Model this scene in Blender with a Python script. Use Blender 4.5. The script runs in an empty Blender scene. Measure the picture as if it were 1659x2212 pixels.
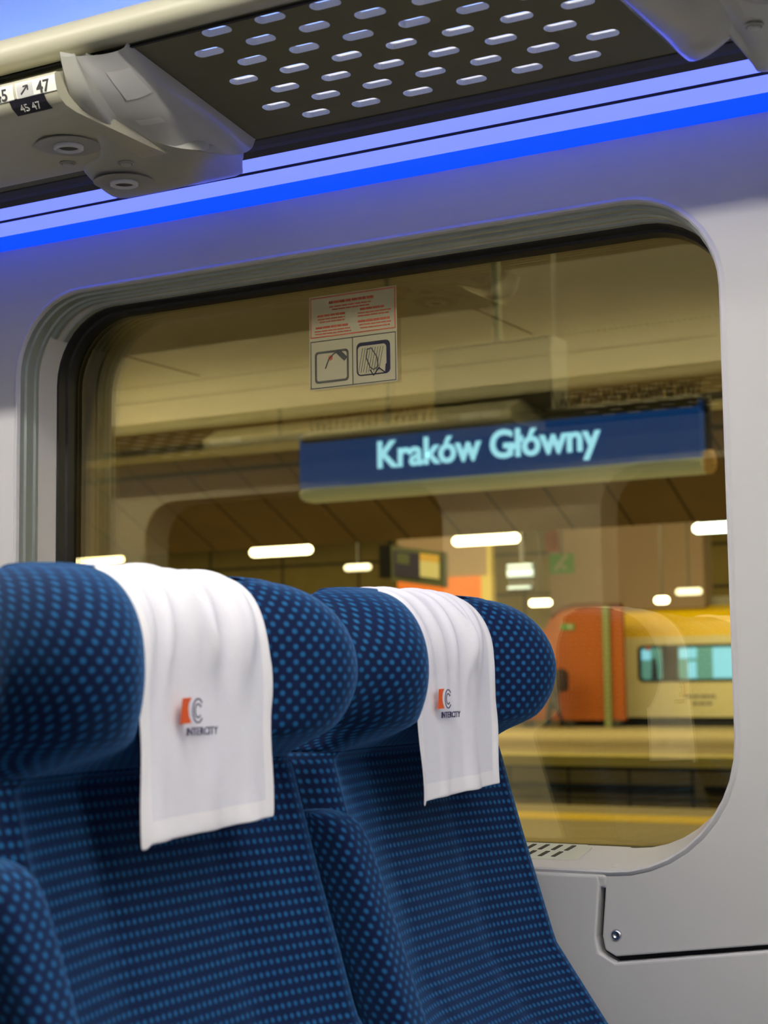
import bpy, bmesh, math, random
from mathutils import Vector, Matrix
random.seed(7)
SC = bpy.context.scene
COL = SC.collection

# ------------------------------------------------------------------ camera
R = math.radians
yaw, pitch, roll = R(29.2), R(5.85), R(0.74)
f_ = Vector((-math.sin(yaw) * math.cos(pitch), math.cos(yaw) * math.cos(pitch), math.sin(pitch)))
r0 = Vector((math.cos(yaw), math.sin(yaw), 0)); u0 = r0.cross(f_)
rr = r0 * math.cos(roll) - u0 * math.sin(roll); uu = rr.cross(f_)
cd = bpy.data.cameras.new('camera'); cam = bpy.data.objects.new('camera', cd); COL.objects.link(cam)
cam.matrix_world = Matrix((( rr.x, uu.x, -f_.x, 0), (rr.y, uu.y, -f_.y, 0), (rr.z, uu.z, -f_.z, 0), (0, 0, 0, 1)))
cd.sensor_fit = 'HORIZONTAL'; cd.sensor_width = 36; cd.lens = 36 * 3500 / 1659
cd.clip_start = 0.02; cd.clip_end = 300
cd.dof.use_dof = True; cd.dof.focus_distance = 2.25; cd.dof.aperture_fstop = 9.0
SC.camera = cam

# ------------------------------------------------------------------ exposure, world
vs = SC.view_settings
vs.view_transform = 'Standard'; vs.look = 'None'; vs.gamma = 1; vs.use_curve_mapping = False
vs.exposure = 0.0
w = bpy.data.worlds.new('night'); SC.world = w; w.use_nodes = True
w.node_tree.nodes['Background'].inputs[0].default_value = (0.012, 0.011, 0.008, 1)
w.node_tree.nodes['Background'].inputs[1].default_value = 1.0

CEIL_E = 83.0         # saloon ceiling light strip
LED_E = 0.98         # lavender part of the LED cove
LEDB_E = 1.3         # deep blue part of the LED cove
LEDTOP_E = 17.0       # blue strip lying on top of the luggage rack
STATION_W = 640      # station hall lamps and the added unseen fills

def area(name, loc, size, energy, color, rot=(0, 0, 0)):
    l = bpy.data.lights.new(name, 'AREA'); l.shape = 'RECTANGLE'; l.size, l.size_y = size
    l.energy = energy; l.color = color
    o = bpy.data.objects.new(name, l); o.location = loc; o.rotation_euler = rot; COL.objects.link(o)
    return o
area('station_hall_light', (-14, 26, 3.3), (22, 1.2), STATION_W, (1.0, 0.80, 0.42))
area('station_platform_light', (-6, 10, 3.4), (14, 1.0), STATION_W * 0.35, (1.0, 0.82, 0.45))
area('station_far_fill', (-13, 32.5, 3.25), (20, 1.0), STATION_W * 1.9, (1.0, 0.86, 0.5), (R(52), 0, 0))  # unseen tilted lamp added to brighten the train

area('station_track_fill', (-10, 15.6, 5.05), (24, 1.0), STATION_W * 0.9, (1.0, 0.84, 0.45))  # unseen lamp added to light the track pit wall
area('station_back_fill', (-24, 44.5, 4.95), (50, 1.0), STATION_W * 2.2, (1.0, 0.82, 0.38))  # unseen lamp added to lift the far hall wall
area('station_ceiling_fill', (-8, 14.5, 3.3), (26, 2.0), STATION_W * 0.35, (1.0, 0.82, 0.45), (math.pi, 0, 0))  # unseen up-light added to brighten the station ceiling
area('station_hall_fill', (-20, 33, 3.9), (40, 3.0), STATION_W * 1.1, (1.0, 0.82, 0.38), (math.pi, 0, 0))  # unseen up-light added to lift the deeper hall ceiling

# ------------------------------------------------------------------ materials
def mat(name, col, rough=0.5, metal=0.0, emit=None, es=0.0, spec=0.5, sheen=0.0, noise=0.0, nscale=40, coat=0.0):
    m = bpy.data.materials.new(name); m.use_nodes = True
    nt = m.node_tree; b = nt.nodes['Principled BSDF']
    b.inputs['Base Color'].default_value = (*col, 1); b.inputs['Roughness'].default_value = rough
    b.inputs['Metallic'].default_value = metal; b.inputs['Specular IOR Level'].default_value = spec
    b.inputs['Sheen Weight'].default_value = sheen; b.inputs['Coat Weight'].default_value = coat
    if emit:
        b.inputs['Emission Color'].default_value = (*emit, 1); b.inputs['Emission Strength'].default_value = es
    if noise:
        tc = nt.nodes.new('ShaderNodeTexCoord'); n = nt.nodes.new('ShaderNodeTexNoise')
        n.inputs['Scale'].default_value = nscale; n.inputs['Detail'].default_value = 4
        nt.links.new(tc.outputs['Object'], n.inputs['Vector'])
        mr = nt.nodes.new('ShaderNodeMapRange'); mr.inputs['To Min'].default_value = 1 - noise; mr.inputs['To Max'].default_value = 1 + noise
        nt.links.new(n.outputs['Fac'], mr.inputs['Value'])
        mx = nt.nodes.new('ShaderNodeMix'); mx.data_type = 'RGBA'; mx.blend_type = 'MULTIPLY'; mx.inputs['Factor'].default_value = 1
        mx.inputs[6].default_value = (*col, 1); nt.links.new(mr.outputs[0], mx.inputs[7])
        nt.links.new(mx.outputs[2], b.inputs['Base Color'])
    return m

def fabric(name, pitch_u, pitch_v, stagger):
    m = mat(name, (0.003, 0.012, 0.06), rough=0.85, spec=0.2, sheen=0.45)
    nt = m.node_tree; N = nt.nodes; L = nt.links; b = N['Principled BSDF']
    b.inputs['Sheen Roughness'].default_value = 0.5; b.inputs['Sheen Tint'].default_value = (0.15, 0.45, 1, 1)
    uv = N.new('ShaderNodeUVMap'); uv.uv_map = 'UVMap'
    sp = N.new('ShaderNodeSeparateXYZ'); L.new(uv.outputs[0], sp.inputs[0])
    def math_(op, a, bb=None):
        n = N.new('ShaderNodeMath'); n.operation = op
        for i, v in enumerate((a, bb)):
            if v is None: continue
            if isinstance(v, (int, float)): n.inputs[i].default_value = v
            else: L.new(v, n.inputs[i])
        return n.outputs[0]
    u = math_('DIVIDE', sp.outputs[0], pitch_u); v = math_('DIVIDE', sp.outputs[1], pitch_v)
    if stagger:
        row = math_('MODULO', math_('ADD', math_('FLOOR', v), 1000.0), 2.0)
        u = math_('ADD', u, math_('MULTIPLY', row, 0.5))
    du = math_('MULTIPLY', math_('SUBTRACT', math_('FRACT', math_('ADD', u, 1000.0)), 0.5), pitch_u)
    dv = math_('MULTIPLY', math_('SUBTRACT', math_('FRACT', math_('ADD', v, 1000.0)), 0.5), pitch_v)
    d = math_('SQRT', math_('ADD', math_('MULTIPLY', du, du), math_('MULTIPLY', dv, dv)))
    mr = N.new('ShaderNodeMapRange'); mr.inputs['From Min'].default_value = 0.0036; mr.inputs['From Max'].default_value = 0.0012
    L.new(d, mr.inputs['Value'])
    nz = N.new('ShaderNodeTexNoise'); nz.inputs['Scale'].default_value = 900
    L.new(uv.outputs[0], nz.inputs['Vector'])
    fac = math_('MULTIPLY', mr.outputs[0], math_('ADD', math_('MULTIPLY', nz.outputs['Fac'], 0.7), 0.55))
    mx = N.new('ShaderNodeMix'); mx.data_type = 'RGBA'; L.new(fac, mx.inputs['Factor'])
    mx.inputs[6].default_value = (0.0006, 0.0055, 0.040, 1); mx.inputs[7].default_value = (0.009, 0.12, 0.30, 1)
    L.new(mx.outputs[2], b.inputs['Base Color'])
    bp = N.new('ShaderNodeBump'); bp.inputs['Strength'].default_value = 0.15; bp.inputs['Distance'].default_value = 0.001
    L.new(mr.outputs[0], bp.inputs['Height']); L.new(bp.outputs[0], b.inputs['Normal'])
    return m

def glass_mat():
    m = bpy.data.materials.new('tinted_glass'); m.use_nodes = True
    nt = m.node_tree; N = nt.nodes; N.clear(); L = nt.links
    out = N.new('ShaderNodeOutputMaterial'); mix = N.new('ShaderNodeMixShader')
    t = N.new('ShaderNodeBsdfTransparent'); t.inputs[0].default_value = (0.88, 0.865, 0.75, 1)
    g = N.new('ShaderNodeBsdfGlossy'); g.inputs['Color'].default_value = (1, 0.90, 0.52, 1); g.inputs['Roughness'].default_value = 0.004
    fr = N.new('ShaderNodeFresnel'); fr.inputs['IOR'].default_value = 1.5
    mu = N.new('ShaderNodeMath'); mu.operation = 'MULTIPLY'; mu.inputs[1].default_value = 3.4; mu.use_clamp = True
    L.new(fr.outputs[0], mu.inputs[0]); L.new(mu.outputs[0], mix.inputs[0])
    L.new(t.outputs[0], mix.inputs[1]); L.new(g.outputs[0], mix.inputs[2]); L.new(mix.outputs[0], out.inputs[0])
    return m

def seam_mat(name, col, line, px, py, wd, axes='XZ', off=(0, 0)):
    m = mat(name, col, 0.8); nt = m.node_tree; N = nt.nodes; L = nt.links; b = N['Principled BSDF']
    tc = N.new('ShaderNodeTexCoord'); sp = N.new('ShaderNodeSeparateXYZ'); L.new(tc.outputs['Object'], sp.inputs[0])
    outs = []
    for ax, p, o in ((axes[0], px, off[0]), (axes[1], py, off[1])):
        if not p: continue
        n = N.new('ShaderNodeMath'); n.operation = 'MULTIPLY_ADD'; n.inputs[1].default_value = 1 / p; n.inputs[2].default_value = 500.0 + o
        L.new(sp.outputs['XYZ'.index(ax)], n.inputs[0])
        fr = N.new('ShaderNodeMath'); fr.operation = 'FRACT'; L.new(n.outputs[0], fr.inputs[0])
        lt = N.new('ShaderNodeMath'); lt.operation = 'LESS_THAN'; lt.inputs[1].default_value = wd / p; L.new(fr.outputs[0], lt.inputs[0])
        outs.append(lt.outputs[0])
    o = outs[0]
    if len(outs) > 1:
        mxm = N.new('ShaderNodeMath'); mxm.operation = 'MAXIMUM'; L.new(outs[0], mxm.inputs[0]); L.new(outs[1], mxm.inputs[1]); o = mxm.outputs[0]
    nz = N.new('ShaderNodeTexNoise'); nz.inputs['Scale'].default_value = 1.3; nz.inputs['Detail'].default_value = 5
    L.new(tc.outputs['Object'], nz.inputs['Vector'])
    mr = N.new('ShaderNodeMapRange'); mr.inputs['To Min'].default_value = 0.7; mr.inputs['To Max'].default_value = 1.3; L.new(nz.outputs['Fac'], mr.inputs['Value'])
    mm = N.new('ShaderNodeMix'); mm.data_type = 'RGBA'; mm.blend_type = 'MULTIPLY'; mm.inputs['Factor'].default_value = 1
    mm.inputs[6].default_value = (*col, 1); L.new(mr.outputs[0], mm.inputs[7])
    mx = N.new('ShaderNodeMix'); mx.data_type = 'RGBA'; L.new(o, mx.inputs['Factor'])
    L.new(mm.outputs[2], mx.inputs[6]); mx.inputs[7].default_value = (*line, 1); L.new(mx.outputs[2], b.inputs['Base Color'])
    return m

M = dict(
    wall=mat('white_wall_panel', (0.56, 0.555, 0.56), 0.38, noise=0.015, nscale=6),
    ceil=mat('white_ceiling', (0.78, 0.76, 0.72), 0.5, noise=0.015, nscale=4),
    floor=mat('grey_floor', (0.06, 0.06, 0.065), 0.7, noise=0.2, nscale=120),
    groove=mat('black_gap', (0.008, 0.008, 0.010), 0.7),
    rubber=mat('black_rubber', (0.006, 0.006, 0.008), 0.45),
    alu=mat('grey_green_metal', (0.40, 0.45, 0.43), 0.30, metal=0.5),
    steel=mat('steel', (0.55, 0.56, 0.6), 0.25, metal=1.0),
    cream=mat('cream_plastic', (0.46, 0.445, 0.33), 0.38, noise=0.02, nscale=20),
    greyplastic=mat('grey_plastic', (0.40, 0.40, 0.35), 0.35, noise=0.02, nscale=20),
    greyring=mat('grey_lamp_ring', (0.32, 0.31, 0.28), 0.45),
    shell=mat('pale_translucent_plastic', (0.46, 0.46, 0.44), 0.18, coat=0.3),
    rackshade=mat('rack_underside_shade_tint', (0.12, 0.115, 0.065), 0.5, noise=0.08, nscale=60),  # shade put into the colour; same plastic as the lighter slot edges
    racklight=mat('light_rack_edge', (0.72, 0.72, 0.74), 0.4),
    darktrim=mat('dark_trim', (0.04, 0.04, 0.035), 0.65),
    led=mat('lavender_led_lens', (0.3, 0.3, 0.35), 0.4, emit=(0.205, 0.29, 1.75), es=LED_E),
    ledb=mat('blue_led_lens', (0.0, 0.02, 0.2), 0.4, emit=(0.0, 0.058, 1.5), es=LEDB_E),
    ledtop=mat('blue_led_tape', (0.3, 0.3, 0.35), 0.4, emit=(0.085, 0.27, 1.0), es=LEDTOP_E),
    ledadded=mat('added_led_tape', (0.5, 0.5, 0.5), 0.4, emit=(1.0, 0.93, 0.75), es=9),
    ceillamp=mat('white_light_diffuser', (0.8, 0.8, 0.8), 0.4, emit=(1.0, 0.95, 0.86), es=CEIL_E),
    lensunlit=mat('unlit_lens', (0.45, 0.45, 0.45), 0.3),
    fab_back=fabric('blue_dotted_seat_fabric', 0.0088, 0.0108, False),
    fab_head=fabric('blue_dotted_headrest_fabric', 0.0135, 0.0076, True),
    seatbase=mat('seat_grey_plastic', (0.12, 0.12, 0.13), 0.5),
    cloth=mat('white_cloth', (0.84, 0.84, 0.90), 0.9, sheen=0.15, noise=0.03, nscale=300),
    hem=mat('white_cloth_hem', (0.94, 0.93, 0.95), 0.85),
    orange=mat('orange_print', (0.72, 0.10, 0.015), 0.7),
    navy=mat('navy_print', (0.035, 0.03, 0.10), 0.7),
    ink=mat('black_ink', (0.012, 0.012, 0.012), 0.6),
    label=mat('white_label', (0.75, 0.75, 0.68), 0.4),
    blacklabel=mat('black_label', (0.012, 0.012, 0.02), 0.3),
    greylabel=mat('grey_label', (0.50, 0.50, 0.48), 0.4),
    palegrey=mat('pale_grey_print', (0.6, 0.6, 0.55), 0.5),
    red=mat('red_print', (0.62, 0.11, 0.05), 0.6),
    vent=mat('grey_green_vent', (0.50, 0.53, 0.46), 0.45),
    glass=glass_mat(),
    # station
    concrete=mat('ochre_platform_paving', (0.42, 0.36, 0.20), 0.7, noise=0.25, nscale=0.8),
    yellow=mat('yellow_safety_line', (0.95, 0.68, 0.01), 0.6, noise=0.1, nscale=3),
    yellowgreen=mat('yellow_platform_edge', (0.75, 0.68, 0.22), 0.6, noise=0.1, nscale=3),
    ballast=mat('dark_track_bed', (0.03, 0.028, 0.02), 0.9, noise=0.5, nscale=8),
    stone=seam_mat('platform_wall_stone', (0.26, 0.22, 0.12), (0.06, 0.05, 0.03), 1.05, 0.5, 0.05),
    cable=mat('black_cable_duct', (0.008, 0.008, 0.012), 0.5),
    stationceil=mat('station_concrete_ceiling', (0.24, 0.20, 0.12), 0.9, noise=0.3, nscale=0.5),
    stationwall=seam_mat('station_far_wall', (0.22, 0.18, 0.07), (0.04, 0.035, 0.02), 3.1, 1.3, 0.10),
    soffit=seam_mat('sloping_soffit', (0.34, 0.26, 0.21), (0.04, 0.035, 0.03), 0.56, 0, 0.022, 'XY'),
    beam=mat('dark_steel_beam', (0.03, 0.03, 0.028), 0.6),
    beamlight=mat('pale_steel_beam', (0.42, 0.38, 0.24), 0.5),
    lampw=mat('warm_tube_lamp', (1, 1, 1), 0.5, emit=(1.0, 0.90, 0.62), es=14),
    lampg=mat('cool_tube_lamp', (1, 1, 1), 0.5, emit=(0.85, 1.0, 0.92), es=14),
    lampdim=mat('distant_tube_lamp', (1, 1, 1), 0.5, emit=(1.0, 0.93, 0.70), es=2.5),
    lampblue=mat('bluish_lit_screen', (0.4, 0.5, 0.6), 0.5, emit=(0.45, 0.70, 0.95), es=1.2),
    signblue=mat('navy_sign_face', (0.008, 0.05, 0.13), 0.3, emit=(0.0, 0.085, 0.42), es=0.5),
    signtop=mat('dark_sign_housing', (0.055, 0.065, 0.055), 0.4),
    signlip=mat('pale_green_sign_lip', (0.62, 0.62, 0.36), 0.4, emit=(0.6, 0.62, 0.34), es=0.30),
    signtext=mat('lit_sign_lettering', (0.7, 0.9, 0.9), 0.5, emit=(0.27, 0.66, 1.0), es=1.9),
    boxgrey=mat('blue_grey_box', (0.30, 0.32, 0.32), 0.5, noise=0.04, nscale=2),
    spike=mat('dark_spike_wire', (0.03, 0.025, 0.015), 0.5),
    amber=mat('amber_glow_cap', (0.55, 0.33, 0.10), 0.4, emit=(0.8, 0.45, 0.12), es=0.25),  # sign end cap with a slight amber glow in its material
    orangepanel=mat('orange_panel', (0.36, 0.085, 0.003), 0.7),
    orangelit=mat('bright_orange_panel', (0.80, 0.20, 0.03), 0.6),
    yellowstripe=mat('pale_yellow_stripe', (0.60, 0.50, 0.16), 0.6),
    postgreen=mat('grey_green_post', (0.20, 0.24, 0.10), 0.5),
    darkred=mat('dark_red_capping', (0.10, 0.02, 0.012), 0.6),
    pinkwall=mat('pinkish_brown_wall', (0.30, 0.22, 0.17), 0.8, noise=0.12, nscale=0.6),
    green=mat('green_sign', (0.05, 0.22, 0.04), 0.5, emit=(0.05, 0.25, 0.04), es=0.25),
    trainbody=mat('cream_train_body', (0.80, 0.76, 0.48), 0.4),
    trainyellow=mat('yellow_train_roof_band', (0.95, 0.66, 0.0), 0.35),
    trainroof=mat('grey_train_roof', (0.25, 0.24, 0.2), 0.5),
    traindark=mat('dark_underframe', (0.012, 0.013, 0.02), 0.5),
    cyanlit=mat('lit_cyan_train_interior', (0.1, 0.3, 0.3), 0.5, emit=(0.35, 0.95, 1.55), es=1.0),
    teal=mat('teal_train_interior', (0.1, 0.3, 0.3), 0.5, emit=(0.12, 0.36, 0.42), es=0.7),
    screendark=mat('dark_screen', (0.03, 0.025, 0.03), 0.3, emit=(0.10, 0.085, 0.10), es=0.6),
    screenorange=mat('orange_screen_column', (0.5, 0.3, 0.05), 0.4, emit=(0.95, 0.55, 0.10), es=0.85),
    screenyellow=mat('yellow_screen_column', (0.6, 0.5, 0.2), 0.4, emit=(0.95, 0.80, 0.30), es=0.8),
    framegrey=mat('grey_green_frame', (0.30, 0.36, 0.26), 0.5),
    darkcloth=mat('dark_brown_coat', (0.035, 0.014, 0.008), 0.9),
    trousers=mat('dark_blue_trousers', (0.01, 0.016, 0.03), 0.9),
    skin=mat('skin', (0.45, 0.25, 0.16), 0.6),
    hair=mat('dark_hair', (0.015, 0.01, 0.006), 0.7),
)

# ------------------------------------------------------------------ helpers
def tag(o, label=None, cat=None, group=None, kind=None):
    if label: o['label'] = label
    if cat: o['category'] = cat
    if group: o['group'] = group
    if kind: o['kind'] = kind
    return o

def empty(name, loc, label=None, cat=None, group=None, kind=None):
    o = bpy.data.objects.new(name, None); o.location = loc; o.empty_display_size = 0.05; COL.objects.link(o)
    return tag(o, label, cat, group, kind)

def link(name, me, mats, parent=None, smooth=False, bevel=0, loc=None):
    o = bpy.data.objects.new(name, me); COL.objects.link(o)
    for m in (mats if isinstance(mats, (list, tuple)) else [mats]): me.materials.append(m)
    if smooth:
        for p in me.polygons: p.use_smooth = True
    if bevel:
        b = o.modifiers.new('bevel', 'BEVEL'); b.width = bevel; b.segments = 3; b.limit_method = 'ANGLE'; b.angle_limit = R(40)
    if parent:
        o.parent = parent; o.matrix_parent_inverse = Matrix.Translation(-parent_world(parent))
    return o
def parent_world(p):
    v = p.location.copy()
    while p.parent: v += p.matrix_parent_inverse.translation + p.parent.location; p = p.parent
    return v

class MB:
    def __init__(s): s.v = []; s.f = []; s.mi = []
    def box(s, x0, x1, y0, y1, z0, z1, mi=0):
        n = len(s.v)
        s.v += [(x, y, z) for z in (z0, z1) for y in (y0, y1) for x in (x0, x1)]
        for q in ((0, 2, 3, 1), (4, 5, 7, 6), (0, 1, 5, 4), (2, 6, 7, 3), (0, 4, 6, 2), (1, 3, 7, 5)):
            s.f.append(tuple(n + i for i in q)); s.mi.append(mi)
        return s
    def loft(s, rings, closed=True, caps=True, mi=0):
        n = len(s.v); k = len(rings[0])
        for r in rings: s.v += [tuple(p) for p in r]
        for i in range(len(rings) - 1):
            for j in range(k if closed else k - 1):
                a = n + i * k + j; b = n + i * k + (j + 1) % k
                s.f.append((a, b, b + k, a + k)); s.mi.append(mi)
        if caps and closed:
            s.f.append(tuple(n + j for j in range(k))[::-1]); s.mi.append(mi)
            m = n + (len(rings) - 1) * k
            s.f.append(tuple(m + j for j in range(k))); s.mi.append(mi)
        return s
    def prism(s, poly, axis, a, b, mi=0):
        def p3(p, t): return {'x': (t, p[0], p[1]), 'y': (p[0], t, p[1]), 'z': (p[0], p[1], t)}[axis]
        return s.loft([[p3(p, a) for p in poly], [p3(p, b) for p in poly]], mi=mi)
    def tube(s, pts, r, n=10, mi=0):
        rings = []; pts = [Vector(p) for p in pts]
        rad = r if isinstance(r, (list, tuple)) else [r] * len(pts)
        for i, p in enumerate(pts):
            d = (pts[min(i + 1, len(pts) - 1)] - pts[max(i - 1, 0)]).normalized()
            a = Vector((0, 0, 1)) if abs(d.z) < 0.9 else Vector((1, 0, 0))
            e1 = d.cross(a).normalized(); e2 = d.cross(e1)
            rings.append([p + (e1 * math.cos(t) + e2 * math.sin(t)) * rad[i] for t in [2 * math.pi * j / n for j in range(n)]])
        return s.loft(rings, mi=mi)
    def disc(s, c, nrm, prof, n=32, mi=0):
        """lathe: prof = [(radius, height along nrm)]"""
        c = Vector(c); nrm = Vector(nrm).normalized(); a = Vector((1, 0, 0)) if abs(nrm.x) < 0.9 else Vector((0, 1, 0))
        e1 = nrm.cross(a).normalized(); e2 = nrm.cross(e1)
        rings = [[c + nrm * h + (e1 * math.cos(t) + e2 * math.sin(t)) * max(r, 1e-4) for t in [2 * math.pi * j / n for j in range(n)]] for r, h in prof]
        return s.loft(rings, mi=mi)
    def mesh(s, name):
        me = bpy.data.meshes.new(name); me.from_pydata(s.v, [], s.f)
        for p, i in zip(me.polygons, s.mi): p.material_index = i
        bm = bmesh.new(); bm.from_mesh(me); bmesh.ops.recalc_face_normals(bm, faces=bm.faces); bm.to_mesh(me); bm.free()
        return me
    def build(s, name, mats, parent=None, smooth=False, bevel=0):
        return link(name, s.mesh(name), mats, parent, smooth, bevel)

def autosmooth(o, ang=40):
    me = o.data
    for p in me.polygons: p.use_smooth = True
    bm = bmesh.new(); bm.from_mesh(me)
    for e in bm.edges:
        if len(e.link_faces) == 2 and e.calc_face_angle(0) > R(ang): e.smooth = False
    bm.to_mesh(me); bm.free(); return o

def rrect(x0, x1, z0, z1, r, n=10):
    rs = r if isinstance(r, (list, tuple)) else [r] * 4      # order: bottom-left, bottom-right, top-right, top-left
    pts = []
    for (cx, cz, a0), q in zip(((x0, z0, 180), (x1, z0, 270), (x1, z1, 0), (x0, z1, 90)), rs):
        ox = cx + (q if cx == x0 else -q); oz = cz + (q if cz == z0 else -q)
        for i in range(n + 1):
            a = R(a0 + 90 * i / n); pts.append((ox + q * math.cos(a), oz + q * math.sin(a)))
    return pts

def fill_poly(outer, holes, to3):
    """planar polygon with holes -> (verts, tri faces)"""
    bm = bmesh.new(); edges = []
    for loop in [outer] + holes:
        vs_ = [bm.verts.new(to3(p)) for p in loop]
        for i in range(len(vs_)): edges.append(bm.edges.new((vs_[i], vs_[(i + 1) % len(vs_)])))
    bmesh.ops.triangle_fill(bm, use_beauty=True, edges=edges)
    return bm

def slab_y(name, outer, holes, y0, y1, mats, parent=None, bevel=0):
    """polygon in XZ with holes, extruded from y0 to y1"""
    bm = fill_poly(outer, holes, lambda p: (p[0], y0, p[1]))
    fs = bm.faces[:]
    g = bmesh.ops.extrude_face_region(bm, geom=fs)
    for v in [e for e in g['geom'] if isinstance(e, bmesh.types.BMVert)]: v.co.y = y1
    bmesh.ops.recalc_face_normals(bm, faces=bm.faces)
    me = bpy.data.meshes.new(name); bm.to_mesh(me); bm.free()
    return link(name, me, mats, parent, bevel=bevel)

def text(name, body, size, x_axis, y_axis, origin, material, parent=None, extrude=0.0005, bold=0.0, align='LEFT', sx=1.0):
    cu = bpy.data.curves.new(name, 'FONT'); cu.body = body; cu.size = size; cu.extrude = extrude; cu.offset = bold
    cu.align_x = align; cu.resolution_u = 4
    tmp = bpy.data.objects.new(name + '_tmp', cu); COL.objects.link(tmp)
    bpy.context.view_layer.update()
    me = bpy.data.meshes.new_from_object(tmp.evaluated_get(bpy.context.evaluated_depsgraph_get()))
    bpy.data.objects.remove(tmp); bpy.data.curves.remove(cu)
    xa = Vector(x_axis).normalized(); ya = Vector(y_axis).normalized(); za = xa.cross(ya)
    for v in me.vertices: v.co = Vector(origin) + xa * (v.co.x * sx) + ya * v.co.y + za * v.co.z
    me.materials.clear()
    return link(name, me, material, parent)

def copy_tree(o, parent=None):
    c = o.copy(); COL.objects.link(c); c.parent = parent
    for ch in list(o.children): copy_tree(ch, c)
    return c

def lerp(t, tab):
    """smooth interpolation in a table sorted by key"""
    if t <= tab[0][0]: return tab[0][1]
    for (a, va), (b, vb) in zip(tab, tab[1:]):
        if t <= b: return va + (vb - va) * (t - a) / (b - a)
    return tab[-1][1]

YW = 2.0; YC = 0.84; YG = 2.12; FLOOR = -1.10; CZ = 1.0
XA, XB = -6.4, 4.6

# ------------------------------------------------------------------ saloon shell
WX0, WX1, WZ0, WZ1 = -1.803, -0.619, -0.251, 0.627
WR = [0.13, 0.17, 0.13, 0.13]
PITCHW = 1.72
def win_loop(dx=0.0, grow=0.0): return rrect(WX0 + dx - grow, WX1 + dx + grow, WZ0 - grow, WZ1 + grow, [r + grow for r in WR])
def zg(x): return -0.3625 + 0.15 * (x + 0.785)        # lower seam of the window panel
# window panel: everything above the seam; the seam steps up at the sill
seam_hi = [(XA, -0.268), (-0.800, -0.268), (-0.797, -0.272), (-0.803, -0.335), (-0.800, -0.3525), (-0.785, zg(-0.785) + 0.0025), (-0.5, zg(-0.5)), (XB, zg(-0.5))]
up = seam_hi + [(XB, 1.02), (XA, 1.02)]
wall = slab_y('wall_back', up, [win_loop(0, 0.006), win_loop(-PITCHW, 0.006)], YW, YW + 0.14, M['wall'], bevel=0.003)
tag(wall, 'white window-side wall panel around the large rounded train window', 'wall', kind='structure')
low = [(XA, FLOOR), (XB, FLOOR), (XB, zg(-0.5) - 0.006), (-0.5, zg(-0.5) - 0.006), (-0.785, zg(-0.785) - 0.0045), (-0.806, -0.3560), (-0.8095, -0.336), (-0.8035, -0.272), (-0.806, -0.2575), (XA, -0.2575)]
dado = slab_y('trim_1', low, [], YW - 0.006, YW + 0.12, M['wall'], bevel=0.007)
tag(dado, 'white lower wall panel with a rolled edge below the dark seam', 'wall panel', kind='structure')
gap = MB().box(XA, XB, YW + 0.016, YW + 0.03, -0.42, -0.25).build('trim_2', M['groove'])
tag(gap, 'dark gap between the lower wall panel and the window panel', 'wall trim', kind='structure')
scr = MB().disc((-0.7835, YW + 0.001, -0.3325), (0, -1, 0), [(0.0075, -0.002), (0.0075, 0.001), (0.006, 0.0035), (0.0032, 0.0045), (0.003, 0.0025), (0.0, 0.0025)], 20).build('screw', M['steel'], wall, smooth=True)
tag(scr, 'round steel screw head at the panel corner')

# opposite wall (seen mirrored in the glass)
YO = 2 * YC - YW
opp_windows = [win_loop(0), win_loop(-PITCHW), win_loop(-2 * PITCHW)]
wo = slab_y('wall_front', [(XA, FLOOR), (XB, FLOOR), (XB, 1.02), (XA, 1.02)], opp_windows, YO - 0.14, YO, M['wall'])
tag(wo, 'white wall on the other side of the aisle, mirrored in the glass', 'wall', kind='structure')
for nm, x0, x1 in (('wall_left', XA - 0.1, XA), ('wall_right', XB, XB + 0.1)):
    o = MB().box(x0, x1, YO - 0.14, YW + 0.14, FLOOR, CZ + 0.1).build(nm, M['wall'])
    tag(o, 'white end wall of the saloon', 'wall', kind='structure')
fl = MB().box(XA, XB, YO - 0.14, YW + 0.14, FLOOR - 0.06, FLOOR).build('floor', M['floor'])
tag(fl, 'dark grey saloon floor', 'floor', kind='structure')
# ceiling: flat centre, grooves and coved shoulders down to both walls
half = [(0.0, 1.0), (0.955, 1.0), (0.957, 1.006), (0.962, 1.006), (0.964, 1.0), (1.02, 0.992), (1.078, 0.974), (1.081, 0.979), (1.086, 0.977), (1.088, 0.970), (1.13, 0.945), (1.165, 0.905)]
smooth_half = [(0.0, 1.0), (0.96, 1.0), (1.02, 0.992), (1.085, 0.972), (1.13, 0.945), (1.165, 0.905)]
prof = [(YC - d, z) for d, z in half[::-1] if not 0.956 < d < 0.963] + [(YC + d, z) for d, z in smooth_half[1:]]
prof += [(YC + 1.165, 1.06), (YC - 1.165, 1.06)]
ce = MB().prism(prof, 'x', XA, XB).build('ceiling', M['ceil'])
autosmooth(ce, 30); tag(ce, 'smooth white saloon ceiling with coved shoulders', 'ceiling', kind='structure')
cs = MB()
for x in (-4.3, -3.1, -1.9, -0.7, 0.5): cs.box(x, x + 0.006, YO + 0.26, YC - 0.1, 0.9985, 1.0005)
tag(cs.build('trim_3', M['groove']), 'thin dark joints across the ceiling panels', 'ceiling trim', kind='structure')

dr = MB()
for i in range(190):
    x = -4.4 + i * 0.0185; dr.box(x, x + 0.008, YC - 0.962, YC - 0.954, 0.9990, 1.0005)
tag(dr.build('trim_4', M['groove']), 'dotted row of perforations along the saloon ceiling', 'ceiling trim', kind='structure')
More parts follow.
